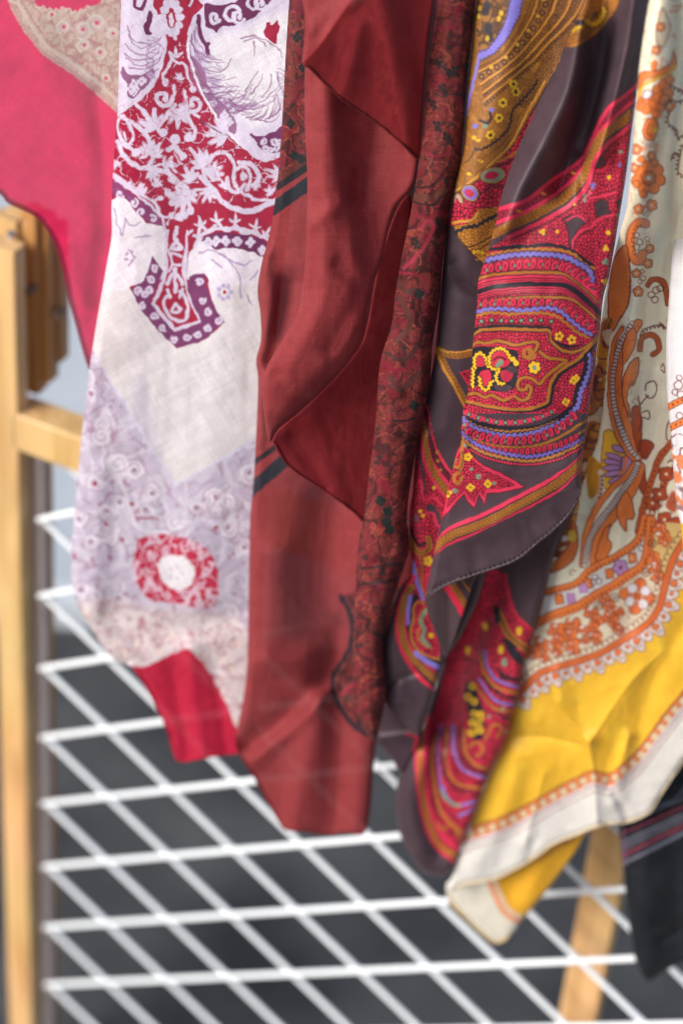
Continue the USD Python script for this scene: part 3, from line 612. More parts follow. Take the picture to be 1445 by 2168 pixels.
m2 = S.mask(r2([(330, 1130), (640, 1150), (930, 1170), (1050, 1250), (1050, 1700), (200, 1700)]))
S.worms(m2, 15, (176, 110, 124), .05, 14, .7); S.worms(m2, 20, (232, 222, 224), .08, 24, .6); S.blots(m2, 12, (236, 214, 200), .7, 15, .7)
# octagonal rosette
S.fill(r2([(575, 870), (600, 830), (700, 815), (830, 850), (900, 910), (925, 1010), (915, 1110), (850, 1130), (740, 1110), (640, 1095), (590, 1040), (565, 950)]), (186, 34, 68))
m = S.mask(r2([(575, 870), (600, 830), (700, 815), (830, 850), (900, 910), (925, 1010), (915, 1110), (850, 1130), (740, 1110), (640, 1095), (590, 1040), (565, 950)]))
S.worms(m, 10, (222, 190, 208), .075, 21, .9)
for k in range(10):
    an = k * .628; S.flower(*r2([(745 + 128 * math.cos(an), 975 + 104 * math.sin(an))])[0], 4, 6, 3.2, (222, 196, 214), CRIM, 2, an)
S.fill(r2([(670, 950), (700, 910), (760, 910), (810, 940), (825, 990), (800, 1040), (740, 1050), (690, 1020)]), (226, 220, 226)); S.flower(*r2([(745, 980)])[0], 5, 12, 4, (204, 190, 206))
# red corner
S.fill(r2([(440, 1388), (530, 1382), (620, 1376), (700, 1335), (790, 1300), (850, 1350), (900, 1420), (940, 1500), (1000, 1640), (1060, 1760), (600, 1900), (400, 1500)]), (186, 24, 60), smooth=False)
S.threads(0.13, 3, (3.4, 90), 1.05)
S.build('front_fold', WOOL, scarf_a, 'white and crimson medallion print with a lilac paisley border and a plain red corner')
hem(S, [(372, 1606), (385, 1612), (430, 1604), (470, 1597), (498, 1594)], 0.0008, (176, 22, 56), WOOL, scarf_a)

# ------------------------------------------------------------------ rust-red silk scarf
RUST, RUSTP, DKG, DKR, WINE = (142, 52, 56), (116, 46, 42), (30, 36, 36), (70, 26, 30), (128, 28, 48)
scarf_b = thing('scarf', 'rust red silk scarf with plain folds and a dark paisley edge, beside the white one', 'scarf', 'printed scarves hanging in a row')
zb1, zb2, zb3 = T(480, 0, .3737), T(480, 560, .3737), T(480, 1140, .3737)
def paisley_rust(S, idx, seed, dark=1.0):
    S._put(idx, np.full(len(idx), 1.0), RUSTP)
    S.blots(idx, 22, (120, 32, 44), .55, seed, .8, (1, 1.5)); S.blots(idx, 30, (86, 44, 40), .70, seed + 4, .7, (1, 2)); S.worms(idx, 26, (60, 24, 28), .04, seed + 1, .9, (1, 1.4)); S.worms(idx, 24, (160, 74, 60), .04, seed + 5, .6)
    S.worms(idx, 11, (72, 28, 30), .07, seed + 2, .75); S.worms(idx, 13, (112, 24, 40), .06, seed + 9, .7); S.blots(idx, 8, DKG, .80, seed + 3, .8)
S = Sheet([(616, -60), (612, 0), (604, 123), (598, 240), (588, 374), (572, 486), (553, 560), (545, 616), (551, 665), (552, 720), (542, 762), (546, 803), (543, 896), (536, 1027), (529, 1102), (526, 1250), (523, 1400), (515, 1476), (498, 1566), (507, 1596), (540, 1648), (573, 1712), (604, 1757), (641, 1759), (689, 1768), (727, 1761), (768, 1767), (783, 1723), (791, 1626), (798, 1562), (816, 1500), (850, 1360), (880, 1220), (900, 1000), (945, 750), (965, 560), (1000, 300), (1030, 100), (1030, -60), (760, -62)],
          -0.012, 2.0, curl=(16, 10),
          relief=[('r', [(850, 420), (815, 620), (795, 760), (790, 950)], 26, -45), ('r', [(912, -60), (895, 200), (880, 340), (850, 450)], 22, -40), ('r', [(612, 600), (592, 690), (575, 760)], 22, -11), ('r', [(556, 540), (572, 640), (566, 700)], 20, 6), ('r', [(556, 820), (580, 870), (620, 920)], 22, 4), ('r', [(705, 1060), (685, 1250), (710, 1420)], 62, -26), ('r', [(570, 1180), (575, 1300), (560, 1420)], 40, 8),
                  ('r', [(720, 1330), (690, 1430), (600, 1520), (530, 1570)], 26, -10), ('r', [(735, 1400), (660, 1500), (540, 1610)], 16, 6), ('r', [(545, 1400), (620, 1400), (690, 1370)], 26, 4), ('r', [(670, 1480), (650, 1620), (620, 1780)], 34, 10), ('r', [(715, 1480), (715, 1620), (700, 1780)], 26, -7), ('r', [(770, 1560), (750, 1780)], 26, 6)],
          wrinkle=(1.6, 50, 190), seed=21, openedge=[([(604, 1757), (768, 1767)], 16), ([(498, 1566), (604, 1757)], 6)])
S.base(RUST)
paisley_rust(S, S.mask(zb1([(200, -200), (520, -200), (520, 900), (450, 960), (285, 1070), (200, 1100)]), False), 31)
S.fill(zb1([(280, 1020), (470, 840), (470, 950), (285, 1065)]), (86, 46, 36), a=.7)
for u, v in ((400, 210), (430, 380), (360, 700), (420, 900), (380, 880)): S.flower(*zb1([(u, v)])[0], 4, 6, 5, DKG)
S.line(zb1([(260, 1075), (480, 930)]), 15, (34, 34, 40)); S.line(zb1([(255, 1185), (490, 1020)]), 27, (30, 36, 44))
S.line(zb2([(140, 1135), (270, 1035)]), 12, (40, 32, 38)); S.line(zb2([(130, 1280), (330, 1110)]), 28, (36, 36, 46))
S.line(zb2([(205, 760), (215, 950), (200, 1040)]), 12, (96, 44, 36), a=.6)
reg = zb3([(650, 330), (700, 440), (705, 580), (660, 690), (600, 790), (610, 900), (680, 1010), (760, 1090), (860, 1140), (1000, 1000), (1000, 300)])
paisley_rust(S, S.mask(reg), 37)
S.line(zb3([(645, 330), (700, 440), (705, 580), (660, 690), (602, 780), (605, 880), (660, 990), (745, 1085), (860, 1130)]), 10, (34, 28, 38)); S.line(zb3([(690, 330), (735, 430), (735, 590), (690, 700), (640, 790), (645, 880), (700, 980), (780, 1060), (860, 1090)]), 5, (52, 26, 34))
S.line(zb3([(650, 880), (760, 800), (860, 780)]), 8, (150, 40, 60)); S.line(zb3([(700, 910), (800, 880), (860, 850)]), 7, (90, 46, 36))
S.threads(0.14, 5, (2.5, 90), 0.0)
S.build('back_layer', RUST_SHEER, scarf_b, 'plain rust lower part with two black stripes')
hem(S, [(499, 1570), (508, 1598), (541, 1648), (574, 1711), (605, 1755), (641, 1758), (689, 1766), (727, 1760), (766, 1765)], 0.0008, (120, 36, 40), RUST_SILK, scarf_b)

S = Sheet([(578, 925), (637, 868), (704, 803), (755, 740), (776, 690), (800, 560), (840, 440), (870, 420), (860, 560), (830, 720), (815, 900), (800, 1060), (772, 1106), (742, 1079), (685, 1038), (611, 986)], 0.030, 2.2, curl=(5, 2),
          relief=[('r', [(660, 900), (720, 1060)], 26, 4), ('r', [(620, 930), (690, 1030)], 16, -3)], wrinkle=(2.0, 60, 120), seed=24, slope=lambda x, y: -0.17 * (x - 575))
S.base((122, 28, 36)); S.line([(611, 986), (685, 1038), (742, 1079), (772, 1106)], 8, (110, 24, 34)); S.threads(0.08, 6, (2.5, 70), .2)  # shade beneath the front fold is put into this deeper red
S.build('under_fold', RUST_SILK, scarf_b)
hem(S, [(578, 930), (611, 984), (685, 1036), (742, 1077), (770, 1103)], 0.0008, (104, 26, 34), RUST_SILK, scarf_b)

S = Sheet([(648, -60), (800, -62), (910, -60), (900, 150), (886, 336), (873, 396), (833, 448), (807, 553), (790, 600), (780, 653), (771, 710), (753, 747), (704, 807), (637, 870), (590, 908), (571, 936), (562, 900), (556, 850), (556, 800), (570, 765), (603, 710), (632, 653), (645, 560), (648, 486), (650, 374), (645, 262), (645, 157), (648, 60)], 0.028, 2.0, curl=(12, 7),
          relief=[('s', [(715, -60), (728, 200), (742, 380), (765, 520), (775, 640), (740, 740), (620, 880)], 14, 34), ('r', [(690, 150), (690, 500), (680, 640), (600, 800)], 28, 5), ('r', [(720, 560), (760, 620), (700, 740)], 22, -5), ('r', [(590, 800), (612, 835), (650, 850)], 18, -4), ('r', [(800, 250), (760, 420)], 22, -5), ('r', [(665, 470), (720, 430)], 20, 3)],
          wrinkle=(1.3, 45, 200), seed=26)
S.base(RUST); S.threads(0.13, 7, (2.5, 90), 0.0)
S.line([(753, 747), (704, 807), (637, 870), (590, 908)], 5, (176, 66, 72), a=.6)  # paler line paints the light caught along the lower hem
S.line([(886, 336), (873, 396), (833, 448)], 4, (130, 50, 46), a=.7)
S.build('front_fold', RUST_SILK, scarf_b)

S = Sheet([(641, 132), (680, 86), (719, 30), (770, -40), (790, -62), (910, -60), (903, 93), (893, 224), (884, 334), (835, 289), (779, 244), (723, 209), (665, 152)], 0.106, 2.0, curl=(4, 1.5),
          relief=[('r', [(800, -60), (830, 120), (860, 300)], 30, 6), ('r', [(760, 60), (730, 190)], 26, 4), ('s', [(850, -60), (880, 150), (900, 330)], 10, 6)], wrinkle=(2.2, 60, 120), seed=28, slope=lambda x, y: -0.22 * (x - 640) + -0.14 * (y - 140))
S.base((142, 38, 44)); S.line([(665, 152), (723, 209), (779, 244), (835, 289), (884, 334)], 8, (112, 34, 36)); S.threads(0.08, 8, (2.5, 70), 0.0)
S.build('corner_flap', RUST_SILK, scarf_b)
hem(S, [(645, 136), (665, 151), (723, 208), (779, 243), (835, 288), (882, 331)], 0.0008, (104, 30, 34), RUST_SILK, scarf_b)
S = Sheet([(646, -60), (720, -62), (800, -60), (782, 0), (720, 44), (690, 88), (660, 118), (640, 133), (646, 60)], 0.104, 2.0, curl=(9, 6), relief=[('r', [(690, 90), (730, 20), (790, -40)], 14, 4), ('r', [(660, 60), (740, -20)], 20, 3)], wrinkle=(2.0, 50, 80), seed=29)
S.base(RUST); S.line([(782, 0), (720, 44), (690, 88), (660, 118)], 4, (178, 92, 90), a=.5); S.threads(0.08, 9, (2.5, 70), 0.0)  # lit rim of the turned edge painted as a paler line
S.build('turned_edge', RUST_SILK, scarf_b)

S = Sheet([(932, -60), (928, 0), (910, 112), (895, 262), (884, 355), (869, 448), (850, 542), (837, 617), (829, 683), (809, 747), (801, 792), (794, 896), (780, 1008), (771, 1091), (757, 1158), (752, 1252), (746, 1372), (748, 1470), (770, 1540), (794, 1566), (812, 1500), (818, 1458), (812, 1364), (832, 1271), (856, 1196), (866, 1158), (862, 1083), (874, 990), (889, 915), (908, 822), (915, 728), (930, 635), (936, 561), (950, 467), (966, 392), (980, 318), (988, 187), (1002, 56), (1006, -60)], 0.050, 1.9, curl=(30, 24),
          relief=[('r', [(960, 0), (925, 300), (880, 560), (850, 740), (820, 1000), (800, 1300)], 34, 6), ('r', [(835, 700), (860, 760), (905, 780)], 16, -4), ('r', [(800, 800), (840, 830)], 14, 4), ('r', [(800, 1190), (850, 1210)], 12, -4), ('r', [(780, 1240), (830, 1250)], 10, 3)], wrinkle=(2.2, 40, 120), seed=30)
S.base(RUSTP); paisley_rust(S, np.arange(len(S.x)), 41)
for u, v in ((1200, 350), (1250, 400), (1290, 390), (1220, 490), (1160, 580), (1185, 700), (1240, 770), (1060, 1370), (1200, 1250)): S.flower(*zb1([(u, v)])[0], 3, 5, 4.2, (30, 30, 32), None, 0, u); S.flower(zb1([(u, v)])[0][0] + 5, zb1([(u, v)])[0][1] + 10, 3, 4, 3.4, (30, 30, 32), None, 0, v)
for u, v in ((1090, 165), (870, 1340), (1060, 800), (910, 1400), (905, 1460), (920, 1500)): S.flower(*zb2([(u, v)])[0], 4, 6, 6, DKG, None, 0, u)
for P_, w, c in (([(1100, 850), (1180, 880), (1260, 860), (1320, 800)], 5, WINE), ([(1060, 1060), (1160, 1050), (1250, 950)], 6, (60, 28, 32)), ([(1060, 1110), (1150, 1120), (1230, 1080)], 14, (96, 52, 42)), ([(1070, 1150), (1170, 1160), (1210, 1110)], 5, (50, 28, 32)), ([(1030, 1210), (1130, 1230), (1220, 1200)], 5, WINE), ([(1000, 1520), (1100, 1420), (1170, 1290), (1140, 1250), (1100, 1290)], 7, (146, 40, 58)), ([(960, 1540), (1080, 1560), (1160, 1600)], 6, WINE), ([(1150, 150), (1230, 160), (1320, 140)], 5, WINE)): S.line(zb1(P_), w, c)
for P_, w, c in (([(960, 90), (1020, 160), (1050, 140)], 12, (84, 46, 42)), ([(980, 190), (1040, 330), (960, 430)], 12, (90, 48, 44)), ([(900, 500), (1000, 540), (1100, 440)], 9, (78, 40, 40)), ([(880, 560), (960, 600), (1080, 560)], 7, WINE), ([(930, 640), (980, 710), (1110, 600)], 11, (84, 44, 42)), ([(940, 880), (1000, 890), (1060, 870)], 5, (50, 28, 32)), ([(900, 980), (1000, 990), (1030, 960)], 6, (96, 40, 40)), ([(860, 1220), (920, 1300), (900, 1240)], 8, WINE)): S.line(zb2(P_), w, c)
for P_, w in (([(760, 170), (860, 160), (980, 140)], 7), ([(760, 260), (850, 250), (960, 230)], 7), ([(830, 390), (900, 400)], 6), ([(760, 430), (800, 480), (760, 540)], 5)): S.line(zb3(P_), w, (60, 30, 34))
S.threads(0.1, 10, (2.5, 60), 0.0)
S.build('rolled_edge', RUST_SILK, scarf_b, 'rust and wine paisley border rolled into a tube')

# ------------------------------------------------------------------ brown silk scarf with crimson and gold paisley
BR, CR, CRD, GO_, NV, PERI, YEL, SAGE, BRT = (70, 53, 62), (198, 36, 66), (84, 16, 34), (168, 106, 38), (32, 26, 38), (120, 108, 186), (226, 176, 34), (116, 140, 118), (216, 48, 82)
scarf_c = thing('scarf', 'dark brown silk scarf with crimson, gold and violet paisley and a stitched hem', 'scarf', 'printed scarves hanging in a row')
zc0, zc1, zc2, zc3, zc4 = T(920, 0, .2768), T(920, 460, .2768), T(860, 840, .2768), T(780, 1040, .3183), T(1080, 0, .3506)
c6 = T(722, 1446, .5)
def rope(S, pts, w, c=GO_, mark=(70, 44, 30), step=9.0):
    S.line(pts, w, c)
    q, e = resample(spline(pts, 8), step)
    for (x, y), (ex, ey) in zip(q, e):
        for sg in (-1, 1):
            mx, my = x - ey * w * .2 * sg, y + ex * w * .2 * sg
            S.line([(mx - ex * 2.6, my - ey * 2.6), (mx + ex * 2.6 - ey * w * .16 * sg, my + ey * 2.6 + ex * w * .16 * sg)], 2.0, mark, smooth=False)
    S.line([(x, y) for x, y in q], 1.6, mark, smooth=False, a=.6)
def loops(S, pts, step, r, w, shift=0.0, dots=True):
    q, e = resample(spline(pts, 8), step)
    for k, ((x, y), (ex, ey)) in enumerate(zip(q, e)):
        an = math.atan2(ey, ex) + .25
        S.dot(x, y, r * 1.1 + 1.8, CRD, r * .62 + 1.8, an + 1.57); S.dot(x, y, r * 1.1, BRT, r * .62, an + 1.57); S.dot(x - ey * r * -.25, y + ex * r * -.25 + r * .3, r * .62, (150, 20, 48), r * .26, an + 1.57)
        if dots and k % 2 == 0: S.dot(x + ex * step * .5, y + ey * step * .5 + 2, r * .42 + 1.2, NV); S.dot(x + ex * step * .5, y + ey * step * .5 + 2, r * .40, SAGE)
def field(S, idx, size=8.5, seed=3): S.pebbles(idx, size, CR, CRD, .2, seed, 1.0, .35)

# back layer, lowest
S = Sheet([(800, 1490), (850, 1480), (892, 1540), (885, 1580), (868, 1610), (850, 1638), (832, 1612), (812, 1588), (797, 1566)], -0.008, 2.4, curl=(10, 5), relief=[('k', [(800, 1562), (880, 1552)], 8, 5)], seed=41)
S.base(BR); S.line([(860, 1555), (880, 1562), (876, 1590)], 6, CR); S.build('under_fold', BROWN_SILK, scarf_c)

S = Sheet([(960, 1150), (1060, 1120), (1180, 1020), (1226, 1020), (1215, 1080), (1172, 1180), (1148, 1279), (1132, 1336), (1108, 1406), (1100, 1463), (1086, 1517), (1072, 1571), (1032, 1646), (992, 1756), (968, 1816), (957, 1843), (937, 1857), (910, 1852), (887, 1841), (866, 1806), (843, 1756), (838, 1686), (850, 1621), (872, 1581), (896, 1535), (920, 1460), (940, 1390), (950, 1250)], -0.012, 1.9, curl=(16, 10),
          relief=[('r', [(1010, 1150), (985, 1300), (920, 1520)], 48, -48), ('r', [(1180, 1100), (1130, 1300), (1060, 1520), (990, 1740)], 28, 7), ('r', [(900, 1600), (870, 1700), (890, 1800)], 22, 7), ('r', [(960, 1500), (920, 1650), (930, 1800)], 26, -4), ('r', [(1060, 1120), (1045, 1280)], 20, -10)], wrinkle=(2.0, 60, 200), seed=42)
S.base(BR)
cr_reg = zc3([(905, 560), (920, 650), (960, 780), (1010, 860), (1110, 940), (1200, 960), (1100, 1300), (1000, 1700), (780, 2300), (600, 2500), (300, 2200), (330, 1650), (420, 1500), (500, 1200), (600, 700), (760, 500)])
field(S, S.mask(cr_reg), 9, 4)
S.fill(c6([(200, 100), (360, 150), (352, 230), (330, 380), (345, 560), (395, 690), (480, 760), (470, 840), (300, 840), (200, 600)]), BR)
S.line(zc3([(905, 560), (920, 650), (960, 780), (1010, 860), (1110, 940)]), 8, CR)
S.line(zc3([(860, 800), (930, 950), (1060, 1060)]), 15, GO_); S.line(zc3([(860, 800), (930, 950), (1060, 1060)]), 3, NV)
S.fill(zc3([(895, 980), (940, 990), (1000, 1070), (1040, 1160), (960, 1120), (915, 1050)]), NV); S.fill(zc3([(830, 760), (870, 780), (870, 880), (840, 860)]), NV)
S.fill(zc3([(860, 1180), (930, 1230), (1020, 1240), (1020, 1265), (920, 1255), (870, 1220)]), NV)
for u, v in ((880, 1055), (900, 1140), (660, 1060), (775, 900), (1000, 930)): S.dot(*zc3([(u, v)])[0], 6, YEL if u != 900 else SAGE, 9)
for P_, w, c in (([(770, 1060), (790, 1170), (860, 1260), (1010, 1310)], 6, PERI), ([(740, 1080), (770, 1210), (860, 1310), (1010, 1350)], 6, GO_), ([(760, 1230), (850, 1340), (1000, 1390)], 6, NV), ([(730, 1250), (840, 1390), (990, 1430)], 5.5, PERI), ([(700, 1280), (830, 1440), (980, 1470)], 5, GO_), ([(850, 1470), (960, 1540)], 5, NV)): S.line(zc3(P_), w, c, wave=1.2 if c == PERI else 0, period=8)
for u, v in ((890, 1445), (920, 1600), (800, 1500)): S.dot(*zc3([(u, v)])[0], 4, SAGE)
S.fill(zc3([(640, 1290), (690, 1280), (740, 1400), (770, 1500), (760, 1640), (690, 1640), (660, 1480)]), NV)
for u, v in ((690, 1300), (660, 1370), (700, 1400), (740, 1490), (690, 1540), (740, 1590), (680, 1610)): S.dot(*zc3([(u, v)])[0], 8, YEL); S.dot(*zc3([(u, v)])[0], 3, NV)
for P_, w, c in (([(352, 140), (335, 300), (338, 420), (360, 560), (410, 680), (500, 740)], 12, GO_), ([(372, 140), (352, 300), (355, 420), (378, 550), (425, 650), (520, 720)], 7, BRT), ([(336, 140), (318, 300), (322, 430), (345, 570), (395, 690), (480, 760)], 6, BRT),
                 ([(425, 180), (408, 280), (420, 420), (420, 450)], 4, PERI), ([(475, 180), (478, 290), (520, 370), (620, 408)], 5.5, PERI), ([(450, 200), (440, 320), (480, 420), (600, 450)], 6, GO_), ([(400, 220), (385, 330), (398, 450), (430, 560), (520, 640)], 6, GO_), ([(520, 200), (525, 290), (560, 340), (620, 370)], 6, GO_), ([(500, 180), (505, 300), (545, 360), (620, 390)], 4, NV), ([(430, 440), (450, 490), (500, 520), (570, 500)], 6, PERI), ([(425, 460), (450, 500), (500, 522)], 7, SAGE), ([(440, 240), (430, 340), (460, 430), (580, 470)], 3, NV), ([(400, 590), (430, 620), (470, 600), (500, 660), (520, 700)], 5, GO_), ([(500, 560), (530, 550), (560, 530)], 6, PERI), ([(540, 270), (580, 250), (600, 290), (570, 310)], 5, GO_), ([(610, 240), (640, 180), (680, 190), (660, 230)], 5, GO_)): S.line(c6(P_), w, c)
for P_ in ([(392, 200), (376, 330), (384, 450), (410, 560), (470, 640), (540, 690)], [(412, 200), (398, 320), (408, 440), (440, 540), (520, 600)], [(462, 200), (460, 300), (500, 390), (620, 432)], [(490, 190), (492, 295), (532, 366), (640, 400)], [(512, 190), (516, 296), (552, 350), (640, 380)], [(446, 260), (440, 330), (470, 440), (600, 490)]):
    S.line(c6(P_), 2.6, CRD, wave=1.2, period=7)
for u, v in ((560, 130), (580, 180), (560, 210), (590, 150)): S.dot(*c6([(u, v)])[0], 7, YEL); S.dot(*c6([(u, v)])[0], 3, NV)
S.threads(0.06, 11, (2.5, 40), .1); S.build('back_layer', BROWN_SILK, scarf_c)

# underside seen below the lifted hem
S = Sheet([(899, 1268), (930, 1240), (1000, 1205), (1018, 1200), (1002, 1232), (982, 1295), (960, 1361), (945, 1394), (932, 1370), (918, 1335), (904, 1295)], 0.040, 2.0, curl=(5, 2.5), relief=[('r', [(950, 1240), (950, 1380)], 20, -5)], seed=43, smooth=False)
S.base((74, 58, 62)); S.line([(938, 1222), (965, 1262), (992, 1308)], 26, CR); rope(S, [(945, 1222), (970, 1258), (996, 1300)], 12); S.line([(966, 1212), (985, 1240), (1004, 1262)], 4, GO_); S.line([(899, 1276), (904, 1295), (918, 1335), (932, 1370), (945, 1394)], 4, (60, 46, 52)); S.build('underside', BROWN_SILK, scarf_c, 'plain brown underside of the lifted hem')

# left fold
S = Sheet([(1012, -60), (1010, 0), (1003, 40), (997, 111), (987, 194), (981, 304), (967, 374), (956, 429), (947, 479), (937, 560), (932, 616), (921, 739), (910, 803), (896, 878), (878, 971), (873, 1038), (866, 1085), (866, 1158), (872, 1200), (864, 1222), (848, 1240), (833, 1275), (820, 1315), (806, 1374), (808, 1454), (816, 1488), (838, 1514), (860, 1538), (884, 1557), (900, 1520), (917, 1463), (931, 1420), (944, 1394), (985, 1330), (1030, 1200), (1050, 900), (1100, 560), (1160, 350), (1210, 160), (1260, -20), (1262, -62), (1140, -62)], 0.030, 1.8, curl=(15, 9),
          relief=[('r', [(1090, -60), (1060, 160), (1010, 360), (985, 560)], 40, 9), ('s', [(1160, -60), (1120, 160), (1080, 300), (1050, 420)], 16, 12), ('r', [(960, 560), (985, 600), (1010, 615)], 14, -5), ('r', [(975, 640), (955, 780), (930, 900)], 34, 4), ('r', [(900, 930), (890, 1050), (895, 1180)], 18, 5), ('k', [(812, 1462), (840, 1440), (880, 1424)], 7, -5), ('r', [(850, 1280), (835, 1380), (850, 1480)], 18, 4), ('r', [(905, 1180), (890, 1260), (930, 1380)], 14, -4)], wrinkle=(1.8, 60, 170), seed=45)
S.base(BR)
gold = zc0([(200, -300), (1150, -300), (1100, 60), (1020, 300), (950, 480), (860, 640), (720, 890), (600, 1110), (500, 1220), (300, 1400), (130, 1510), (100, 1500), (180, 1200)])
S.fill(gold, (148, 95, 38), smooth=False)
gi = S.mask(gold, False)
S.worms(gi, 9, (120, 72, 26), .06, 3, .55); S.worms(gi, 14, (184, 124, 52), .05, 9, .5)
arcs = lambda k: [(760 + k * 1.0, -200), (700 + k * 0.92, 60), (640 + k * .82, 200), (560 + k * .7, 330), (470 + k * .55, 440 + k * .12), (330 + k * .1, 500 + k * .62)]
dark_outer = S.mask(zc0([(880, -200), (1150, -250), (1080, 120), (950, 450), (800, 700), (690, 820), (640, 760), (760, 560), (860, 330)]))
S.pebbles(dark_outer, 6, (146, 92, 38), (62, 38, 30), .28, 5, .75)
inner = S.mask(zc0([(320, -200), (600, -200), (560, 100), (480, 260), (420, 370), (340, 400)])); S.worms(inner, 12, (66, 44, 38), .1, 12, .8)
for u, v in ((400, 40), (410, 210), (420, 280), (390, 80)): S.dot(*zc0([(u, v)])[0], 8, (46, 38, 46), 11)
for u, v in ((490, 140), (510, 100), (400, 290), (340, 60), (335, 120)): S.dot(*zc0([(u, v)])[0], 4, (206, 168, 52), 6)
S.fill(zc0([(590, -100), (680, -100), (655, 80), (610, 190), (540, 310), (460, 400), (390, 440), (335, 470), (325, 430), (350, 380), (400, 370), (450, 310), (520, 200), (560, 80)]), (130, 118, 206)); S.line(zc0([(680, -100), (655, 80), (610, 190), (540, 310), (460, 400), (390, 440), (335, 470)]), 3, (60, 44, 60), wave=2, period=9); S.line(zc0([(590, -100), (560, 80), (520, 200), (450, 310), (400, 370), (340, 390)]), 3, (60, 44, 60), wave=1.5, period=9)
for k, w, c in ((20, 3, (104, 62, 24)), (50, 2.5, (104, 62, 24)), (70, 4, (206, 138, 56)), (95, 2.5, (84, 50, 26)), (200, 2.5, (84, 50, 26)), (225, 5, (206, 138, 56)), (250, 2.5, (84, 50, 26)), (300, 2.5, (104, 62, 24)), (340, 4, (200, 132, 52)), (365, 3, (84, 50, 26)), (400, 2.5, (104, 62, 24)), (440, 4, (196, 130, 50)), (462, 2.5, (84, 50, 26)), (505, 2.5, (104, 62, 24))): S.line(zc0(arcs(k)), w, c)
S.along(zc0(arcs(148)), 19, 6.5, (64, 44, 46)); S.along(zc0(arcs(148)), 19, 2.8, (176, 116, 44)); S.along(zc0(arcs(148)), 38, 4, (216, 164, 50), shift=6)
S.along(zc0(arcs(275)), 8, 1.8, (70, 42, 26)); S.along(zc0(arcs(385)), 8, 2, (70, 42, 26)); S.along(zc0(arcs(485)), 8, 2.5, (70, 42, 26))
for u, v in ((520, 785), (490, 900), (620, 700), (425, 1030), (600, 640)): S.flower(*zc0([(u, v)])[0], 6, 6.5, 3.4, (224, 178, 36), (70, 44, 40), 4, u)
for u, v in ((330, 1070), (350, 1230), (260, 1330), (300, 1050)): S.dot(*zc0([(u, v)])[0], 5, (222, 170, 30), 3.5)
for u, v, c in ((435, 840, PERI), (310, 962, PERI), (385, 960, SAGE)): S.dot(*zc0([(u, v)])[0], 6, c, 5)
S.line(zc0([(420, 860), (430, 900), (400, 940), (350, 920)]), 6, (54, 38, 50))
S.line(zc0([(780, 620), (710, 720), (640, 790), (600, 830), (585, 880), (570, 960), (510, 1040), (420, 1110), (340, 1142), (310, 1130)]), 5, (44, 36, 44), wave=1.6, period=11); S.line(zc0([(310, 1130), (270, 1210), (230, 1240)]), 3, (80, 54, 34))
S.along(zc0([(760, 700), (640, 900), (600, 1000), (480, 1130), (330, 1240)]), 6, 2.2, (92, 58, 28), ry=1.2); S.along(zc0([(690, 860), (600, 1040), (480, 1190), (300, 1340)]), 6, 2.2, (92, 58, 28), ry=1.2)
S.line(zc0([(330, 470), (310, 560), (270, 720), (238, 880)]), 6, (132, 120, 206))
S.line(zc0([(950, 480), (860, 640), (720, 890), (600, 1110), (500, 1220), (300, 1400), (130, 1500)]), 3, (70, 40, 26)); S.line(zc0([(840, 620), (700, 870), (580, 1095), (480, 1200), (290, 1375), (150, 1460)]), 4, (206, 144, 60))
crim = zc0([(130, 1510), (300, 1410), (500, 1230), (600, 1120), (720, 900), (860, 700), (820, 1000), (600, 1700), (500, 1800), (100, 1720)])
field(S, S.mask(crim, False), 9, 6)
for (u, v), rx, ry, an, c in (((440, 1340), 24, 14, -.15, SAGE), ((270, 1475), 17, 13, .6, PERI), ((180, 1545), 7, 16, -.1, (170, 160, 150))):
    x, y = zc0([(u, v)])[0]; S.dot(x, y, rx + 5, NV, ry + 5, an); S.dot(x, y, rx + 3, (170, 120, 60), ry + 3, an); S.dot(x, y, rx, c, ry, an); S.dot(x - 2, y, rx * .62, (176, 22, 60), ry * .6, an)
for P_, w, c in (([(470, 1240), (560, 1200), (640, 1150)], 5, GO_), ([(480, 1270), (560, 1240), (620, 1200)], 4, NV), ([(330, 1520), (350, 1480), (420, 1430), (520, 1430)], 3, NV), ([(240, 1600), (280, 1560), (300, 1620), (260, 1690), (210, 1650)], 4, (150, 20, 50))): S.line(zc0(P_), w, c)
g2 = zc1([(135, 30), (160, 100), (175, 150), (215, 205), (260, 250), (330, 320), (400, 380), (480, 360), (480, -80), (300, -60)])
S.fill(g2, GO_, smooth=False); S.pebbles(S.mask(g2, False), 7, (190, 126, 46), (96, 60, 26), .16, 8, .8)
field(S, S.mask(zc1([(100, -120), (320, -60), (300, 10), (230, 50), (140, 40)])), 9, 9)
S.line(zc1([(160, 112), (230, 80), (330, 60), (400, 20), (480, -20)]), 8, (42, 38, 44), wave=1.5, period=12); S.line(zc1([(135, 40), (200, 30), (280, 20), (330, -40)]), 5, (208, 146, 60))
S.line(zc1([(215, 225), (300, 215), (440, 140)]), 3, (70, 44, 30)); S.line(zc1([(250, 255), (340, 240), (440, 180)]), 3, (70, 44, 30)); S.line(zc1([(320, 320), (440, 300)]), 4, (206, 144, 56)); S.line(zc1([(160, 110), (200, 180), (260, 250), (370, 355)]), 2.5, (52, 40, 40))
for u, v in ((330, 258), (300, 262), (360, 270)): S.dot(*zc1([(u, v)])[0], 4, YEL)
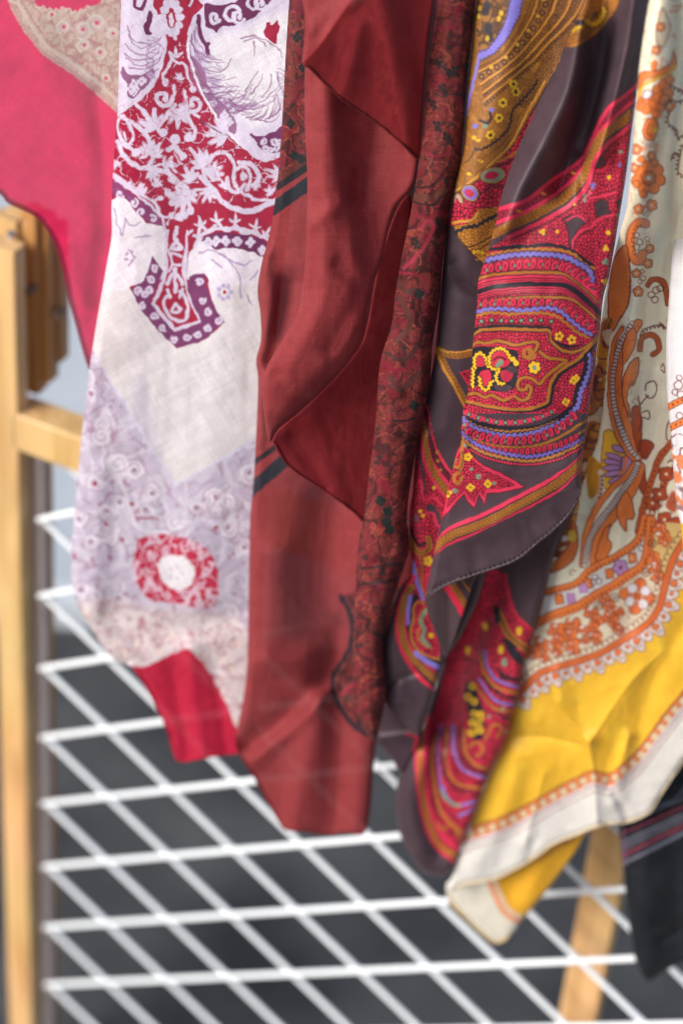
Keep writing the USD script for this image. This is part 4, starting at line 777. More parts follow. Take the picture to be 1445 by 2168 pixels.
# gold chevron
rope(S, zc1([(15, 1010), (120, 1050), (220, 1050), (300, 1030), (360, 1020)]), 15); rope(S, zc1([(25, 1030), (70, 1130), (140, 1250), (190, 1340), (240, 1440), (270, 1500)]), 15)
S.line(zc1([(0, 998), (100, 1028), (200, 1028), (340, 1000)]), 3.5, (206, 140, 50)); S.line(zc1([(0, 998), (60, 1140), (130, 1260), (230, 1450)]), 3.5, (206, 140, 50))
S.fill(zc1([(185, 1185), (300, 1155), (360, 1150), (330, 1330), (275, 1310)]), CR, smooth=False); S.pebbles(S.mask(zc1([(205, 1195), (300, 1170), (360, 1165), (330, 1310), (280, 1290)]), False), 6, CR, CRD, .25, 9)
# striped band and paisley field below
fld = zc2([(160, 60), (210, 300), (270, 470), (350, 590), (420, 700), (420, 1500), (60, 1700), (-30, 1300), (0, 900), (40, 640), (90, 400), (130, 150)])
field(S, S.mask(fld), 8, 12)
S.line(zc2([(150, 60), (185, 300), (255, 460), (345, 590)]), 7, BRT); S.line(zc2([(138, 120), (170, 330), (235, 500), (335, 640)]), 16, (66, 22, 38)); S.line(zc2([(138, 120), (170, 330), (235, 500), (335, 640)]), 8, (110, 26, 46), dash=(7, 4)); S.line(zc2([(128, 150), (160, 380), (210, 520), (320, 670)]), 6, BRT)
rope(S, zc2([(118, 200), (150, 410), (205, 580), (310, 730)]), 15); S.line(zc2([(106, 250), (130, 450), (185, 610), (290, 760)]), 6, BRT)
for u, v in ((235, 425), (240, 490), (260, 560)): S.dot(*zc2([(u, v)])[0], 4, GO_)
S.fill(zc2([(105, 400), (120, 480), (140, 620), (160, 720), (145, 730), (115, 600), (95, 480)]), BR); S.fill(zc2([(150, 830), (210, 830), (260, 920), (262, 980), (210, 900), (160, 880)]), BR); S.fill(zc2([(215, 900), (240, 960), (255, 1010), (220, 960)]), BR)
S.line(zc2([(60, 700), (110, 640), (130, 780), (210, 770), (270, 830)]), 5, BRT); S.line(zc2([(150, 890), (205, 900), (225, 970), (270, 1010)]), 6, BRT)
S.line(zc2([(15, 1040), (45, 1130), (90, 1190), (140, 1190), (175, 1150), (165, 1080)]), 12, GO_); S.line(zc2([(15, 1040), (45, 1130), (90, 1190), (140, 1190), (175, 1150), (165, 1080)]), 3, NV, dash=(6, 3)); S.line(zc2([(30, 1010), (60, 1080), (100, 1140), (140, 1120)]), 6, NV)
S.flower(*zc2([(165, 1255)])[0], 5, 6.5, 4.5, YEL, (180, 140, 40), 3); S.dot(*zc2([(105, 875)])[0], 4, YEL); S.dot(*zc2([(125, 910)])[0], 4, YEL); S.dot(*zc2([(210, 695)])[0], 3.5, YEL); S.dot(*zc2([(75, 930)])[0], 5, (110, 90, 100), 8)
S.line(zc2([(100, 1230), (120, 1300), (115, 1420)]), 5, GO_, dash=(8, 5)); S.line(zc2([(50, 1280), (70, 1380), (110, 1500)]), 9, (126, 112, 198))
S.fill(zc3([(255, 640), (330, 700), (390, 760), (480, 1000), (480, 1200), (440, 1330), (340, 1240), (240, 1080), (210, 900), (220, 760)]), NV)
field(S, S.mask(zc3([(300, 760), (380, 740), (470, 1040), (440, 1110), (340, 1060), (290, 960)])), 8, 15)
S.line(zc3([(290, 470), (310, 570), (335, 650), (360, 720)]), 7, (126, 112, 198)); S.line(zc3([(320, 520), (350, 620), (375, 690)]), 5, GO_, dash=(8, 5))
S.line(zc3([(300, 570), (240, 680), (195, 790), (188, 900), (205, 1010), (260, 1130), (340, 1240), (440, 1325)]), 9, CR); rope(S, zc3([(285, 640), (235, 740), (216, 840), (218, 920), (240, 1020), (300, 1120), (380, 1200), (450, 1260)]), 14); S.line(zc3([(290, 680), (255, 780), (243, 880), (262, 1000), (320, 1090), (400, 1170), (460, 1215)]), 4.5, CR)
S.line(zc3([(275, 700), (262, 800), (262, 880)]), 8, (126, 112, 198)); S.line(zc3([(315, 1080), (380, 1130), (460, 1170)]), 11, (126, 112, 198))
S.line(zc3([(370, 745), (320, 740), (295, 790), (300, 850), (282, 910), (285, 990), (330, 1060), (400, 1100), (470, 1120)]), 5, GO_); S.line(zc3([(400, 800), (360, 790), (335, 850), (345, 900), (325, 950), (350, 1010), (420, 1050)]), 4, GO_)
S.line(zc3([(385, 790), (355, 840), (352, 880), (370, 920), (360, 980), (400, 1030)]), 8, SAGE); S.dot(*zc3([(415, 962)])[0], 6, YEL)
S.threads(0.09, 12, (2.5, 40), .15); S.build('paisley_fold', BROWN_SILK, scarf_c, 'gold and crimson paisley fold with a gold chevron on plain brown')
tagm = trimesh.creation.box([0.004, 0.0008, 0.012]); tagm.apply_translation(at(855, 1118, 0.03)); usd_label = usdkit.material(stage, '/World/Looks/white_tape', {'p': ('principled_bsdf', {'base_color': (0.75, 0.72, 0.62), 'roughness': 0.7})}, surface='p.BSDF')
obj('care_tag', tagm, usd_label, scarf_c)

# front fold
CF = [(1262, -60), (1238, 0), (1225, 28), (1198, 91), (1188, 111), (1176, 163), (1151, 194), (1125, 249), (1100, 304), (1078, 360), (1057, 429), (1048, 476), (1031, 537), (1012, 593), (1010, 640), (1002, 709), (997, 764), (989, 834), (981, 862), (976, 909), (976, 929), (966, 959), (951, 1020), (935, 1097), (921, 1158), (910, 1214), (902, 1252), (901, 1272), (910, 1260), (939, 1241), (996, 1219), (1057, 1199), (1098, 1181), (1140, 1146), (1168, 1123), (1203, 1088), (1226, 1050), (1229, 1033), (1233, 966), (1244, 886), (1257, 793), (1262, 740), (1269, 700), (1276, 631), (1290, 578), (1308, 473), (1325, 368), (1336, 280), (1350, 175), (1361, 105), (1374, 0), (1380, -60)]
S = Sheet(CF, 0.062, 1.55, curl=(15, 10),
          relief=[('r', [(1232, 40), (1205, 180), (1160, 280), (1100, 400), (1070, 480)], 28, 20), ('r', [(1275, -40), (1262, 110), (1230, 260), (1180, 400)], 24, -24), ('r', [(1345, -40), (1325, 100), (1290, 240), (1265, 330)], 20, 14), ('r', [(1310, -40), (1280, 160), (1240, 320)], 16, -15), ('r', [(1195, 330), (1170, 400), (1120, 450)], 20, 5), ('r', [(1230, 330), (1232, 400)], 14, -6), ('r', [(1130, 560), (1120, 760), (1080, 960)], 90, 9),
                  ('s', [(1255, 420), (1240, 640), (1225, 800), (1215, 900)], 14, 8), ('r', [(1010, 930), (1100, 960), (1200, 950)], 24, -4), ('r', [(980, 1130), (1090, 1080), (1200, 1000)], 34, 4), ('r', [(1115, 1095), (1140, 1150)], 12, -1.6), ('r', [(1165, 1080), (1180, 1120)], 14, 2), ('r', [(1000, 1160), (1010, 1215)], 18, -2), ('r', [(1050, 590), (1160, 610)], 20, -2)], wrinkle=(1.6, 60, 120), seed=47, openedge=[([(901, 1272), (996, 1219), (1098, 1181), (1168, 1123), (1226, 1050)], 10)], smooth=True)
S.base(BR)
tip = zc0([(1060, -300), (1460, -300), (1400, 30), (1340, 130), (1260, 230), (1170, 300), (1060, 355), (990, 345), (940, 330), (1000, 100)])
S.fill(tip, GO_); ti = S.mask(tip); S.worms(ti, 8, (110, 66, 26), .07, 3, .7)
for k in (0, 26, 52, 84): S.line(zc0([(980, 330 - k), (1070, 320 - k), (1170, 260 - k), (1260, 180 - k), (1330, 90 - k)]), 2.6, (90, 54, 26))
S.line(zc0([(1160, 150), (1200, 185), (1255, 165), (1285, 110), (1295, 70)]), 9, YEL, wave=1.5, period=8); S.fill(zc0([(1070, 160), (1130, 140), (1140, 170), (1090, 195)]), (44, 38, 46)); S.along(zc0([(1050, 240), (1090, 210), (1140, 200)]), 7, 3.5, (216, 172, 36)); S.dot(*zc0([(1230, 110)])[0], 6, (70, 50, 44))
# right-hand crimson field
lowred = [(1075 - 46, 530)] + zc0([(560, 1812), (700, 1747), (830, 1682), (1000, 1590), (1100, 1500), (1170, 1400), (1230, 1210), (1330, 1090), (1445, 1000), (1520, 930)])
fld = lowred + [(1400, 300), (1380, 700), (1262, 740), (1250, 640), (1225, 570), (1190, 535), (1140, 520), (1090, 516), (1020, 530)]
field(S, S.mask(fld, False), 7.5, 17)
for P_ in (zc1([(985, 10), (1060, -20), (1150, 30), (1110, 80), (1075, 130), (1055, 250), (1035, 245), (1020, 120)]), zc4([(478, 1005), (510, 960), (555, 935), (570, 1000), (500, 1015)]), zc4([(510, 1225), (575, 1200), (595, 1290), (535, 1318), (512, 1270)]), zc4([(640, 1215), (665, 1200), (655, 1260)])):
    S.fill(P_, BR); S.line(np.vstack([P_, P_[:1]]), 2.5, CRD)
S.line(zc4([(340, 1330), (400, 1300), (450, 1330)]), 4, BRT); S.line(zc4([(470, 1020), (560, 1030), (600, 960)]), 4, BRT); S.line(zc4([(480, 1200), (560, 1180), (630, 1160)]), 5, BRT); S.line(zc4([(490, 1180), (570, 1160), (640, 1140)]), 2, CRD)
S.line(zc4([(375, 1500), (380, 1450), (430, 1390), (490, 1370), (510, 1340), (560, 1310), (640, 1290)]), 5, BRT); S.line(zc4([(380, 1510), (395, 1450), (450, 1400), (500, 1385)]), 2.5, NV)
for (u, v), c, rr in (((595, 1070), YEL, 4.5), ((390, 1235), YEL, 3.5), ((283, 1400), YEL, 3.5), ((590, 1405), YEL, 5), ((660, 995), PERI, 4), ((665, 915), SAGE, 4), ((650, 1300), SAGE, 4), ((447, 1180), SAGE, 4), ((447, 1210), SAGE, 4)): S.dot(*zc4([(u, v)])[0], rr, c)
for u, v in ((497, 1120), (575, 1500), (195, 1398), (570, 1700), (575, 1580)): S.flower(*zc4([(u, v)])[0], 3, 4, 3.6, PERI if u == 497 else (SAGE if v == 1580 else YEL), None, 0, v)
# diagonal border
upper = zc0([(440, 1625), (490, 1598), (700, 1530), (880, 1390), (1000, 1310), (1100, 1235), (1165, 1150), (1235, 980), (1290, 880), (1345, 810), (1445, 735), (1560, 640)])
lower = zc0([(430, 1730), (475, 1700), (650, 1640), (850, 1530), (1000, 1420), (1130, 1290), (1190, 1180), (1250, 1020), (1340, 930), (1445, 830), (1560, 740)])
mid = [((a[0] + b[0]) / 2, (a[1] + b[1]) / 2) for a, b in zip(spline(upper, 6)[::4], spline(lower, 6)[::4])]
S.line(mid, 24, (84, 18, 40)); S.line(mid, 13, (150, 26, 54), wave=3, period=9); S.along(mid, 11, 2.2, NV)
for u, v in ((650, 1615), (830, 1480), (1060, 1325)): S.dot(*zc0([(u, v)])[0], 7, (214, 130, 40), 2.6, .4)
S.line(upper, 8, BRT); S.line(lower, 8, BRT)
rope(S, zc0([(440, 1790), (560, 1734), (800, 1620), (1000, 1500), (1120, 1370), (1170, 1270), (1230, 1120), (1300, 1020), (1445, 915), (1560, 830)]), 19, GO_, (80, 50, 28), 10)
S.line(lowred[1:], 8, BRT); S.line([(x + 5, y + 7) for x, y in lowred[1:]], 2.2, NV)
# stacked paisley bands
body = zc1([(280, 235), (405, 235), (700, 215), (850, 205), (1000, 230), (1100, 290), (1140, 350), (1210, 390), (1230, 500), (1260, 640), (1330, 700), (1330, 1100), (1320, 1500), (100, 1500)])
field(S, S.mask(body, False), 7.0, 19)
S.line(zc1([(380, 245), (700, 225), (850, 210), (1000, 235), (1110, 300), (1215, 375)]), 8, NV)
S.line(zc1([(360, 300), (500, 275), (650, 250), (800, 243), (950, 252), (1060, 282), (1130, 350), (1215, 392)]), 6.5, GO_, wave=1.5, period=16)
P_ = zc1([(360, 337), (500, 308), (650, 285), (850, 283), (1000, 308), (1100, 355), (1180, 410), (1205, 500)])
S.line(P_, 15, NV, wave=2, period=13); S.line(P_, 9.5, PERI, wave=2, period=13)
loops(S, zc1([(350, 405), (480, 380), (640, 360), (800, 355), (950, 375), (1070, 420), (1170, 500), (1220, 600)]), 15, 9.5, 4)
def stripes(lst, cols):
    for off, w, c in cols: S.line(zc1([(u + off * 0.25, v + off) for u, v in lst]), w, c)
E_ = [(290, 480), (340, 466), (430, 440), (650, 420), (820, 420), (980, 432), (1100, 512), (1250, 650)]
stripes(E_, ((75, 42, BRT), (0, 6, GO_), (-15, 2.2, NV), (18, 2.5, NV), (45, 2.5, CRD), (62, 2, CRD), (92, 11, NV), (125, 2.5, CRD), (142, 2, CRD), (160, 2.5, CRD), (178, 2.5, NV), (192, 6, GO_), (208, 2.2, NV)))
loops(S, zc1([(300, 660), (450, 655), (600, 650), (760, 650), (900, 655), (1000, 700), (1090, 760), (1180, 830), (1230, 890)]), 15, 8.5, 4)
P_ = zc1([(300, 730), (400, 705), (500, 700), (640, 712), (760, 705), (880, 695), (970, 730), (1050, 800), (1130, 860), (1190, 900)])
S.line(P_, 11, NV, wave=2, period=15); S.line(P_, 7.5, PERI, wave=2, period=15)
S.line(zc1([(300, 765), (380, 735), (460, 732), (580, 742), (700, 732), (880, 740), (980, 790), (1080, 875), (1170, 918)]), 5.5, GO_, wave=1.3, period=15)
row = zc1([(320, 800), (450, 785), (600, 792), (760, 785), (900, 795)]); S.along(row, 21, 5.5, NV); S.along(row, 21, 3.4, SAGE); S.line(zc1([(310, 830), (450, 812), (650, 815), (880, 825)]), 2.5, CRD, wave=1, period=9)
S.line(zc1([(290, 880), (330, 855), (450, 833), (650, 835), (880, 848)]), 8, NV)
G = zc1([(285, 915), (340, 870), (420, 855), (600, 855), (780, 862), (870, 868), (885, 940), (960, 1010), (1060, 1032), (1160, 990), (1260, 900)])
S.line([(x + 2, y - 4.5) for x, y in G], 3.5, NV); S.line(G, 6.5, GO_); S.line([(x - 1, y + 4.5) for x, y in G], 2.2, NV); S.fill(zc1([(905, 930), (970, 985), (1060, 1000), (1150, 960), (1060, 980), (970, 960)]), NV)
for u, v in ((950, 910), (1045, 935)): S.flower(*zc1([(u, v)])[0], 5, 6.5, 3.6, YEL, None, 0, u)
# medallion
G1 = zc1([(280, 990), (330, 955), (390, 965), (470, 945), (540, 955), (610, 975), (700, 960), (780, 958), (772, 1010), (720, 1060), (680, 1068)])
G2 = zc1([(800, 1030), (870, 1075), (1005, 1095), (960, 1130), (880, 1190), (800, 1270), (745, 1235), (690, 1225), (640, 1245), (640, 1310), (690, 1320), (710, 1285), (735, 1310), (715, 1380), (660, 1400), (600, 1368), (520, 1400), (440, 1360), (380, 1375), (310, 1345), (240, 1360)])
for G in (G1, G2):
    S.line(G, 10, CRD); S.line(G, 6.5, GO_)
S.curl(*zc1([(715, 1030)])[0], 15, 7, GO_, .5, .9, 1)
S.along(zc1([(330, 985), (470, 975), (600, 1005), (740, 985)]), 7, 2.6, CR); S.along(zc1([(620, 1340), (560, 1375), (460, 1335), (340, 1325)]), 7, 2.6, BRT)
S.fill(zc1([(285, 1010), (420, 990), (610, 1015), (640, 1090), (640, 1160), (600, 1310), (460, 1330), (320, 1290), (270, 1200)]), NV)
S.fill(zc1([(430, 1060), (500, 1020), (570, 1070), (560, 1130), (480, 1150), (430, 1130)]), CR); S.fill(zc1([(320, 1080), (350, 1060), (390, 1110), (370, 1140), (320, 1140)]), CR); S.fill(zc1([(500, 1180), (570, 1160), (600, 1190), (570, 1250), (520, 1250)]), (176, 30, 60)); S.fill(zc1([(340, 1190), (410, 1170), (430, 1230), (390, 1290), (350, 1250)]), CR); S.fill(zc1([(560, 1140), (630, 1150), (620, 1190), (560, 1180)]), BR); S.fill(zc1([(460, 1280), (580, 1290), (560, 1330), (470, 1320)]), BR)
for P_ in ([(305, 1150), (308, 1070), (345, 1040), (385, 1080), (405, 1140)], [(420, 1140), (415, 1070), (450, 1020), (500, 1005), (550, 1030), (580, 1085), (620, 1100)], [(410, 1140), (450, 1160), (490, 1155)], [(490, 1165), (465, 1215), (480, 1265), (525, 1275)], [(340, 1225), (350, 1290), (400, 1320), (435, 1255)], [(290, 1160), (285, 1290)]):
    S.line(zc1(P_), 10, (60, 40, 30), wave=1.5, period=8); S.line(zc1(P_), 6, YEL, wave=1.5, period=8)
S.line(zc1([(450, 1090), (490, 1065), (540, 1090)]), 4, CRD); S.dot(*zc1([(500, 1112)])[0], 7, SAGE); S.dot(*zc1([(480, 1130)])[0], 5, SAGE); S.dot(*zc1([(620, 1115)])[0], 6, YEL); S.dot(*zc1([(600, 1085)])[0], 5, YEL)
x, y = zc1([(762, 1147)])[0]; S.flower(x, y, 6, 8.5, 5, YEL, SAGE, 5, .3, NV)
# outer leaf to the right and below
O = zc1([(1290, 900), (1200, 970), (1100, 1080), (1000, 1140), (920, 1210), (880, 1290), (868, 1370), (850, 1420), (760, 1455), (640, 1470), (500, 1460), (380, 1440), (300, 1420), (180, 1400)])
S.line([(x + 6, y + 3) for x, y in O], 8, NV); S.line(O, 6.5, GO_)
for u, v in ((1080, 1230), (1000, 1412), (1060, 1250)): S.flower(*zc1([(u, v)])[0], 4, 5, 3.6, YEL, None, 0, v)
P_ = zc1([(1190, 1060), (1180, 1180), (1140, 1270), (1110, 1360), (1090, 1450)]) + zc2([(1290, 90), (1200, 180), (1050, 245), (900, 292), (720, 292), (600, 262), (480, 215), (420, 145), (390, 100)])
S.line([(x - 9, y - 2) for x, y in P_], 9, NV)
row = zc2([(380, 90), (440, 120), (570, 168), (700, 195), (800, 198), (920, 185), (1040, 150), (1140, 100)])
S.line(zc2([(400, 105), (480, 175), (560, 205), (700, 232), (800, 240), (1000, 228), (1150, 165), (1240, 90)]), 8, NV); S.along(row, 10, 5.5, BRT); S.along(row, 20, 5.4, NV); S.along(row, 20, 3.6, SAGE)
S.line(zc2([(400, 128), (480, 195), (570, 235), (700, 262), (800, 268), (980, 246), (1150, 185)]), 4.5, GO_, wave=1.3, period=12)
S.line(P_, 14, NV, wave=2, period=12); S.line(P_, 9, PERI, wave=2, period=12)
loops(S, zc2([(420, 205), (480, 270), (580, 305), (760, 335), (860, 338), (960, 322), (1060, 290), (1160, 240), (1240, 190), (1290, 130)]), 15, 9, 4)
S.line(zc2([(390, 230), (440, 290), (560, 345), (700, 378), (850, 390), (960, 380), (1150, 318), (1390, 170)]), 5.5, GO_); S.line(zc2([(840, 388), (1000, 378), (1200, 345), (1400, 230)]), 4.5, GO_); S.line(zc2([(390, 250), (440, 305), (560, 362), (700, 395), (850, 405)]), 2.2, NV)
loops(S, zc2([(520, 360), (700, 412), (880, 420), (1040, 400), (1180, 365), (1320, 300)]), 12, 7, 3, dots=False)
P_ = zc2([(410, 270), (480, 330), (580, 385), (740, 432), (880, 458), (1000, 452), (1150, 415), (1300, 350), (1400, 290)])
S.line(P_, 10, NV, wave=2, period=11); S.line(P_, 6.5, (112, 92, 176), wave=2, period=11)
S.line(zc2([(410, 300), (480, 365), (580, 425), (740, 468), (890, 492), (1010, 485), (1150, 450), (1280, 390), (1380, 330)]), 5.5, GO_, wave=1.5, period=13)
S.fill(zc2([(470, 390), (600, 460), (760, 495), (900, 515), (1040, 505), (1200, 460), (1340, 390), (1390, 400), (1300, 500), (1100, 580), (800, 620), (540, 560)]), BR)
P_ = zc2([(480, 400), (560, 445), (650, 478), (780, 508), (920, 518), (1060, 502), (1200, 462), (1350, 380)])
S.line(P_, 9, NV); S.along(P_, 6.5, 2.6, CR)
# plain ground, leaf and border
S.fill(zc2([(560, 470), (700, 520), (920, 540), (1100, 520), (1300, 440), (1420, 420), (1420, 900), (900, 1500), (0, 1600), (120, 1200), (240, 1000), (300, 850), (500, 600)]), BR, smooth=False)
leafo = zc2([(440, 330), (480, 410), (520, 470), (600, 530), (720, 580), (830, 640), (905, 690), (800, 715), (700, 735), (615, 740), (600, 830), (555, 750), (545, 790), (520, 855), (465, 800), (440, 745), (380, 810), (320, 885), (265, 935), (290, 800), (320, 640), (340, 520), (380, 420)])
S.fill(leafo, BRT, smooth=False); S.line(leafo + leafo[:1], 2.2, CRD, smooth=False)
inn = zc2([(440, 380), (500, 480), (600, 565), (720, 615), (830, 675), (720, 700), (600, 700), (590, 760), (555, 710), (520, 810), (480, 770), (450, 710), (380, 770), (310, 850), (330, 680), (370, 480)])
field(S, S.mask(inn, False), 6.5, 23); S.along(inn, 7, 2.2, (120, 22, 48), ry=1.3, smooth=False)
S.line(zc2([(430, 340), (425, 420), (430, 500), (400, 580), (370, 600), (370, 650), (400, 660), (430, 610)]), 7, GO_); S.line(zc2([(425, 420), (420, 500), (390, 540), (360, 520), (380, 480)]), 6, GO_); S.line(zc2([(430, 420), (430, 500), (400, 575)]), 2.2, NV, dash=(5, 3))
for u, v, n in ((470, 460, 5), (490, 695, 4), (622, 665, 4), (318, 740, 3)): S.flower(*zc2([(u, v)])[0], n, 5, 4, YEL, (150, 110, 40), 2.5, u)
for u, v in ((497, 552), (440, 216), (672, 660), (450, 372)): S.dot(*zc2([(u, v)])[0], 4, SAGE)
for u, v in ((550, 612), (376, 722)): S.dot(*zc2([(u, v)])[0], 6, SAGE); S.dot(zc2([(u, v)])[0][0] + 3, zc2([(u, v)])[0][1] + 2, 2.4, (170, 60, 80))
S.line(zc2([(180, 1160), (250, 1085), (320, 1015), (450, 955), (600, 895), (800, 792), (1000, 690), (1150, 605), (1280, 512), (1420, 370)]), 8.5, BRT); S.line(zc2([(180, 1240), (225, 1190), (330, 1122), (480, 1062), (640, 985), (800, 905), (1000, 812), (1180, 705), (1290, 595), (1420, 460)]), 5.5, BRT)
rope(S, zc2([(180, 1195), (240, 1135), (340, 1062), (480, 1008), (640, 945), (800, 858), (1000, 752), (1150, 665), (1280, 555), (1420, 420)]), 17, GO_, (92, 56, 30), 8.5)
for sh in (-9.5, 9.5): S.line([(x + .35 * sh, y + sh) for x, y in zc2([(180, 1195), (240, 1135), (340, 1062), (480, 1008), (640, 945), (800, 858), (1000, 752), (1150, 665), (1280, 555), (1420, 420)])], 2, (70, 30, 44))
S.line([(901, 1266), (939, 1234), (996, 1212), (1057, 1192), (1098, 1174), (1140, 1139), (1168, 1116), (1203, 1081), (1224, 1046)], 3, (62, 50, 56), a=.8)
S.threads(0.09, 13, (2.4, 40), .1); S.build('front_fold', BROWN_SILK, scarf_c, 'crimson paisley front with a gold rope border and plain brown hem')
# hem: a rolled edge and its stitches
hem_px = spline([(903, 1268), (939, 1240), (996, 1218), (1057, 1198), (1098, 1180), (1140, 1146), (1168, 1123), (1203, 1088), (1225, 1053)], 10)
hem(S, [(903, 1268), (939, 1240), (996, 1218), (1057, 1198), (1098, 1180), (1140, 1146), (1168, 1123), (1203, 1088), (1225, 1053)], 0.0010, (70, 54, 62), BROWN_SILK, scarf_c)
st_px, st_e = resample(hem_px, 11); st = []
sp = nearest_point(S, np.stack([st_px[:, 0] - 2, st_px[:, 1] - 7], 1)) + NS * 0.0007; se = nearest_point(S, np.stack([st_px[:, 0] + 3, st_px[:, 1] - 3], 1)) + NS * 0.0009
dk = usdkit.material(stage, '/World/Looks/dark_thread', {'p': ('principled_bsdf', {'base_color': (0.03, 0.022, 0.025), 'roughness': 0.8})}, surface='p.BSDF')
tagm = obj('hem_stitching', trimesh.util.concatenate([trimesh.creation.cylinder(radius=0.00055, segment=[p, q + 1e-5], sections=6) for p, q in zip(sp, se)]), dk, scarf_c); tag(tagm, kind='stuff')

# ------------------------------------------------------------------ cream silk scarf with orange paisley and yellow border; dark scarf
CRE, ORA, ODK, RBR, YL, LIL, WHT = (250, 235, 208), (244, 132, 64), (170, 74, 36), (104, 40, 44), (244, 190, 54), (196, 146, 200), (232, 228, 232)
scarf_d = thing('scarf', 'cream silk scarf with orange paisley, a yellow band and a white hem', 'scarf', 'printed scarves hanging in a row')
zd1, zd2 = T(1060, 700, .2664), T(1060, 1100, .2664)
S = Sheet([(944, 1880), (957, 1862), (1040, 1830), (1240, 1740), (1260, 1750), (1238, 1768), (1222, 1798), (1188, 1846), (1152, 1893), (1122, 1928), (1102, 1952), (1082, 1978), (1067, 1992), (1042, 1997), (1002, 1962), (957, 1918)], -0.042, 2.2, curl=(12, 6), relief=[('r', [(1040, 1880), (1080, 1950)], 22, 5), ('r', [(1170, 1780), (1110, 1910)], 24, 5)], wrinkle=(2, 50, 90), seed=51)
S.base((238, 176, 44)); S.fill(c6([(380, 840), (640, 820), (640, 860), (690, 960), (770, 1010), (700, 1150), (560, 1150), (380, 950)]), (228, 222, 206), smooth=False)
P_ = c6([(630, 830), (650, 880), (690, 960), (740, 1000), (790, 1010)]); S.line(P_, 22, (224, 196, 170)); S.along(P_, 13, 5.5, ORA, shift=3); S.along(P_, 13, 3.5, (240, 220, 190), shift=-6)
P_ = c6([(830, 760), (870, 730), (930, 690), (1000, 660)]); S.along(P_, 12, 4.5, (206, 130, 70))
S.line(c6([(455, 900), (480, 945), (560, 1030), (640, 1100)]), 7, (206, 170, 110), a=.6)
S.threads(0.05, 14, (3, 50), .4); hem(S, [(950, 1895), (959, 1918), (1002, 1959), (1042, 1993), (1066, 1989), (1082, 1975)], 0.0011, (214, 182, 128), CREAM_SILK, scarf_d)
S.build('under_fold', CREAM_SILK, scarf_d, 'yellow and white corner hanging lowest')

S = Sheet([(1396, -60), (1374, 0), (1357, 105), (1349, 175), (1341, 280), (1334, 368), (1326, 440), (1312, 490), (1285, 600), (1265, 720), (1235, 900), (1205, 1060), (1160, 1180), (1130, 1290), (1105, 1400), (1085, 1500), (1064, 1580), (1030, 1655), (998, 1742), (970, 1820), (948, 1880), (962, 1886), (979, 1874), (1047, 1861), (1122, 1822), (1172, 1787), (1222, 1767), (1272, 1747), (1322, 1742), (1372, 1722), (1392, 1692), (1422, 1647), (1450, 1606), (1500, 1560), (1520, 1000), (1520, 300), (1510, -60)], -0.020, 1.8, curl=(12, 7),
          relief=[('s', [(1436, -60), (1427, 140), (1397, 298), (1385, 386), (1374, 491), (1364, 596), (1352, 700), (1345, 800)], 6, 30), ('r', [(1395, 0), (1375, 200), (1350, 420), (1335, 560)], 24, 7), ('r', [(1430, 300), (1400, 560), (1390, 760)], 20, -6), ('r', [(1290, 700), (1270, 900), (1240, 1080)], 22, -12), ('r', [(1320, 700), (1310, 1000), (1240, 1250)], 34, 7), ('r', [(1420, 900), (1370, 1180), (1330, 1320)], 26, -7), ('s', [(1265, 700), (1225, 960), (1180, 1180), (1120, 1400)], 14, -8),
                  ('k', [(1110, 1400), (1180, 1490), (1246, 1572)], 24, 9), ('k', [(1246, 1572), (1258, 1650), (1266, 1800)], 18, 8), ('k', [(1060, 1560), (1150, 1560), (1236, 1580)], 26, -6), ('k', [(1252, 1566), (1330, 1450), (1400, 1380)], 26, 6), ('k', [(1330, 1560), (1290, 1680)], 16, 4), ('k', [(1150, 1640), (1110, 1790)], 14, 3), ('r', [(1330, 1560), (1300, 1700)], 16, 5), ('r', [(1345, 1560), (1380, 1440), (1440, 1330)], 26, -6), ('r', [(1290, 1660), (1330, 1740)], 10, -5), ('r', [(1100, 1600), (1060, 1740), (1000, 1850)], 24, 4), ('r', [(1180, 1420), (1190, 1480)], 16, 4), ('r', [(1130, 1780), (1120, 1820)], 12, -3)], wrinkle=(2.4, 55, 130), seed=53, slope=lambda x, y: 94 / (1 + np.exp((y - 500) / 45.0)))
S.base(CRE)
OL = (128, 58, 48)
def d4(P, w, c, **k): S.line(zc4(P), w, c, **k)
def d1(P, w, c, **k): S.line(zd1(P), w, c, **k)
def d2(P, w, c, **k): S.line(zd2(P), w, c, **k)
def outl(P, c, oc=OL, w=2.6, smooth=True):
    S.fill(P, c, smooth=smooth); S.line(list(P) + [P[0]], w, oc, smooth=smooth)
# upper strip
cz = S.mask(zc4([(840, 0), (1000, -60), (990, 380), (900, 850), (850, 1300), (800, 1700), (720, 1500), (740, 900), (770, 450)])); S.worms(cz, 16, (206, 112, 70), .035, 93, .45); S.blots(cz, 11, (236, 140, 84), .80, 94, .7)
outl(zc4([(920, 40), (958, 130), (950, 220), (915, 290), (882, 240), (890, 130)]), (232, 216, 186)); S.along(zc4([(940, 130), (935, 220), (900, 290)]), 8, 1.6, OL)
d4([(980, 40), (1030, 30), (1000, 70)], 4, (220, 150, 120))
S.fill(zc4([(850, 370), (885, 370), (880, 420), (850, 420)]), ORA); d4([(840, 340), (870, 310), (895, 340)], 2.5, (200, 150, 130))
outl(zc4([(985, 300), (1000, 380), (960, 430), (880, 460), (800, 490), (780, 560), (770, 480), (800, 430), (880, 425), (960, 380)]), ORA); d4([(785, 620), (780, 560), (810, 505), (880, 475), (960, 440), (995, 395)], 7, (232, 170, 50))
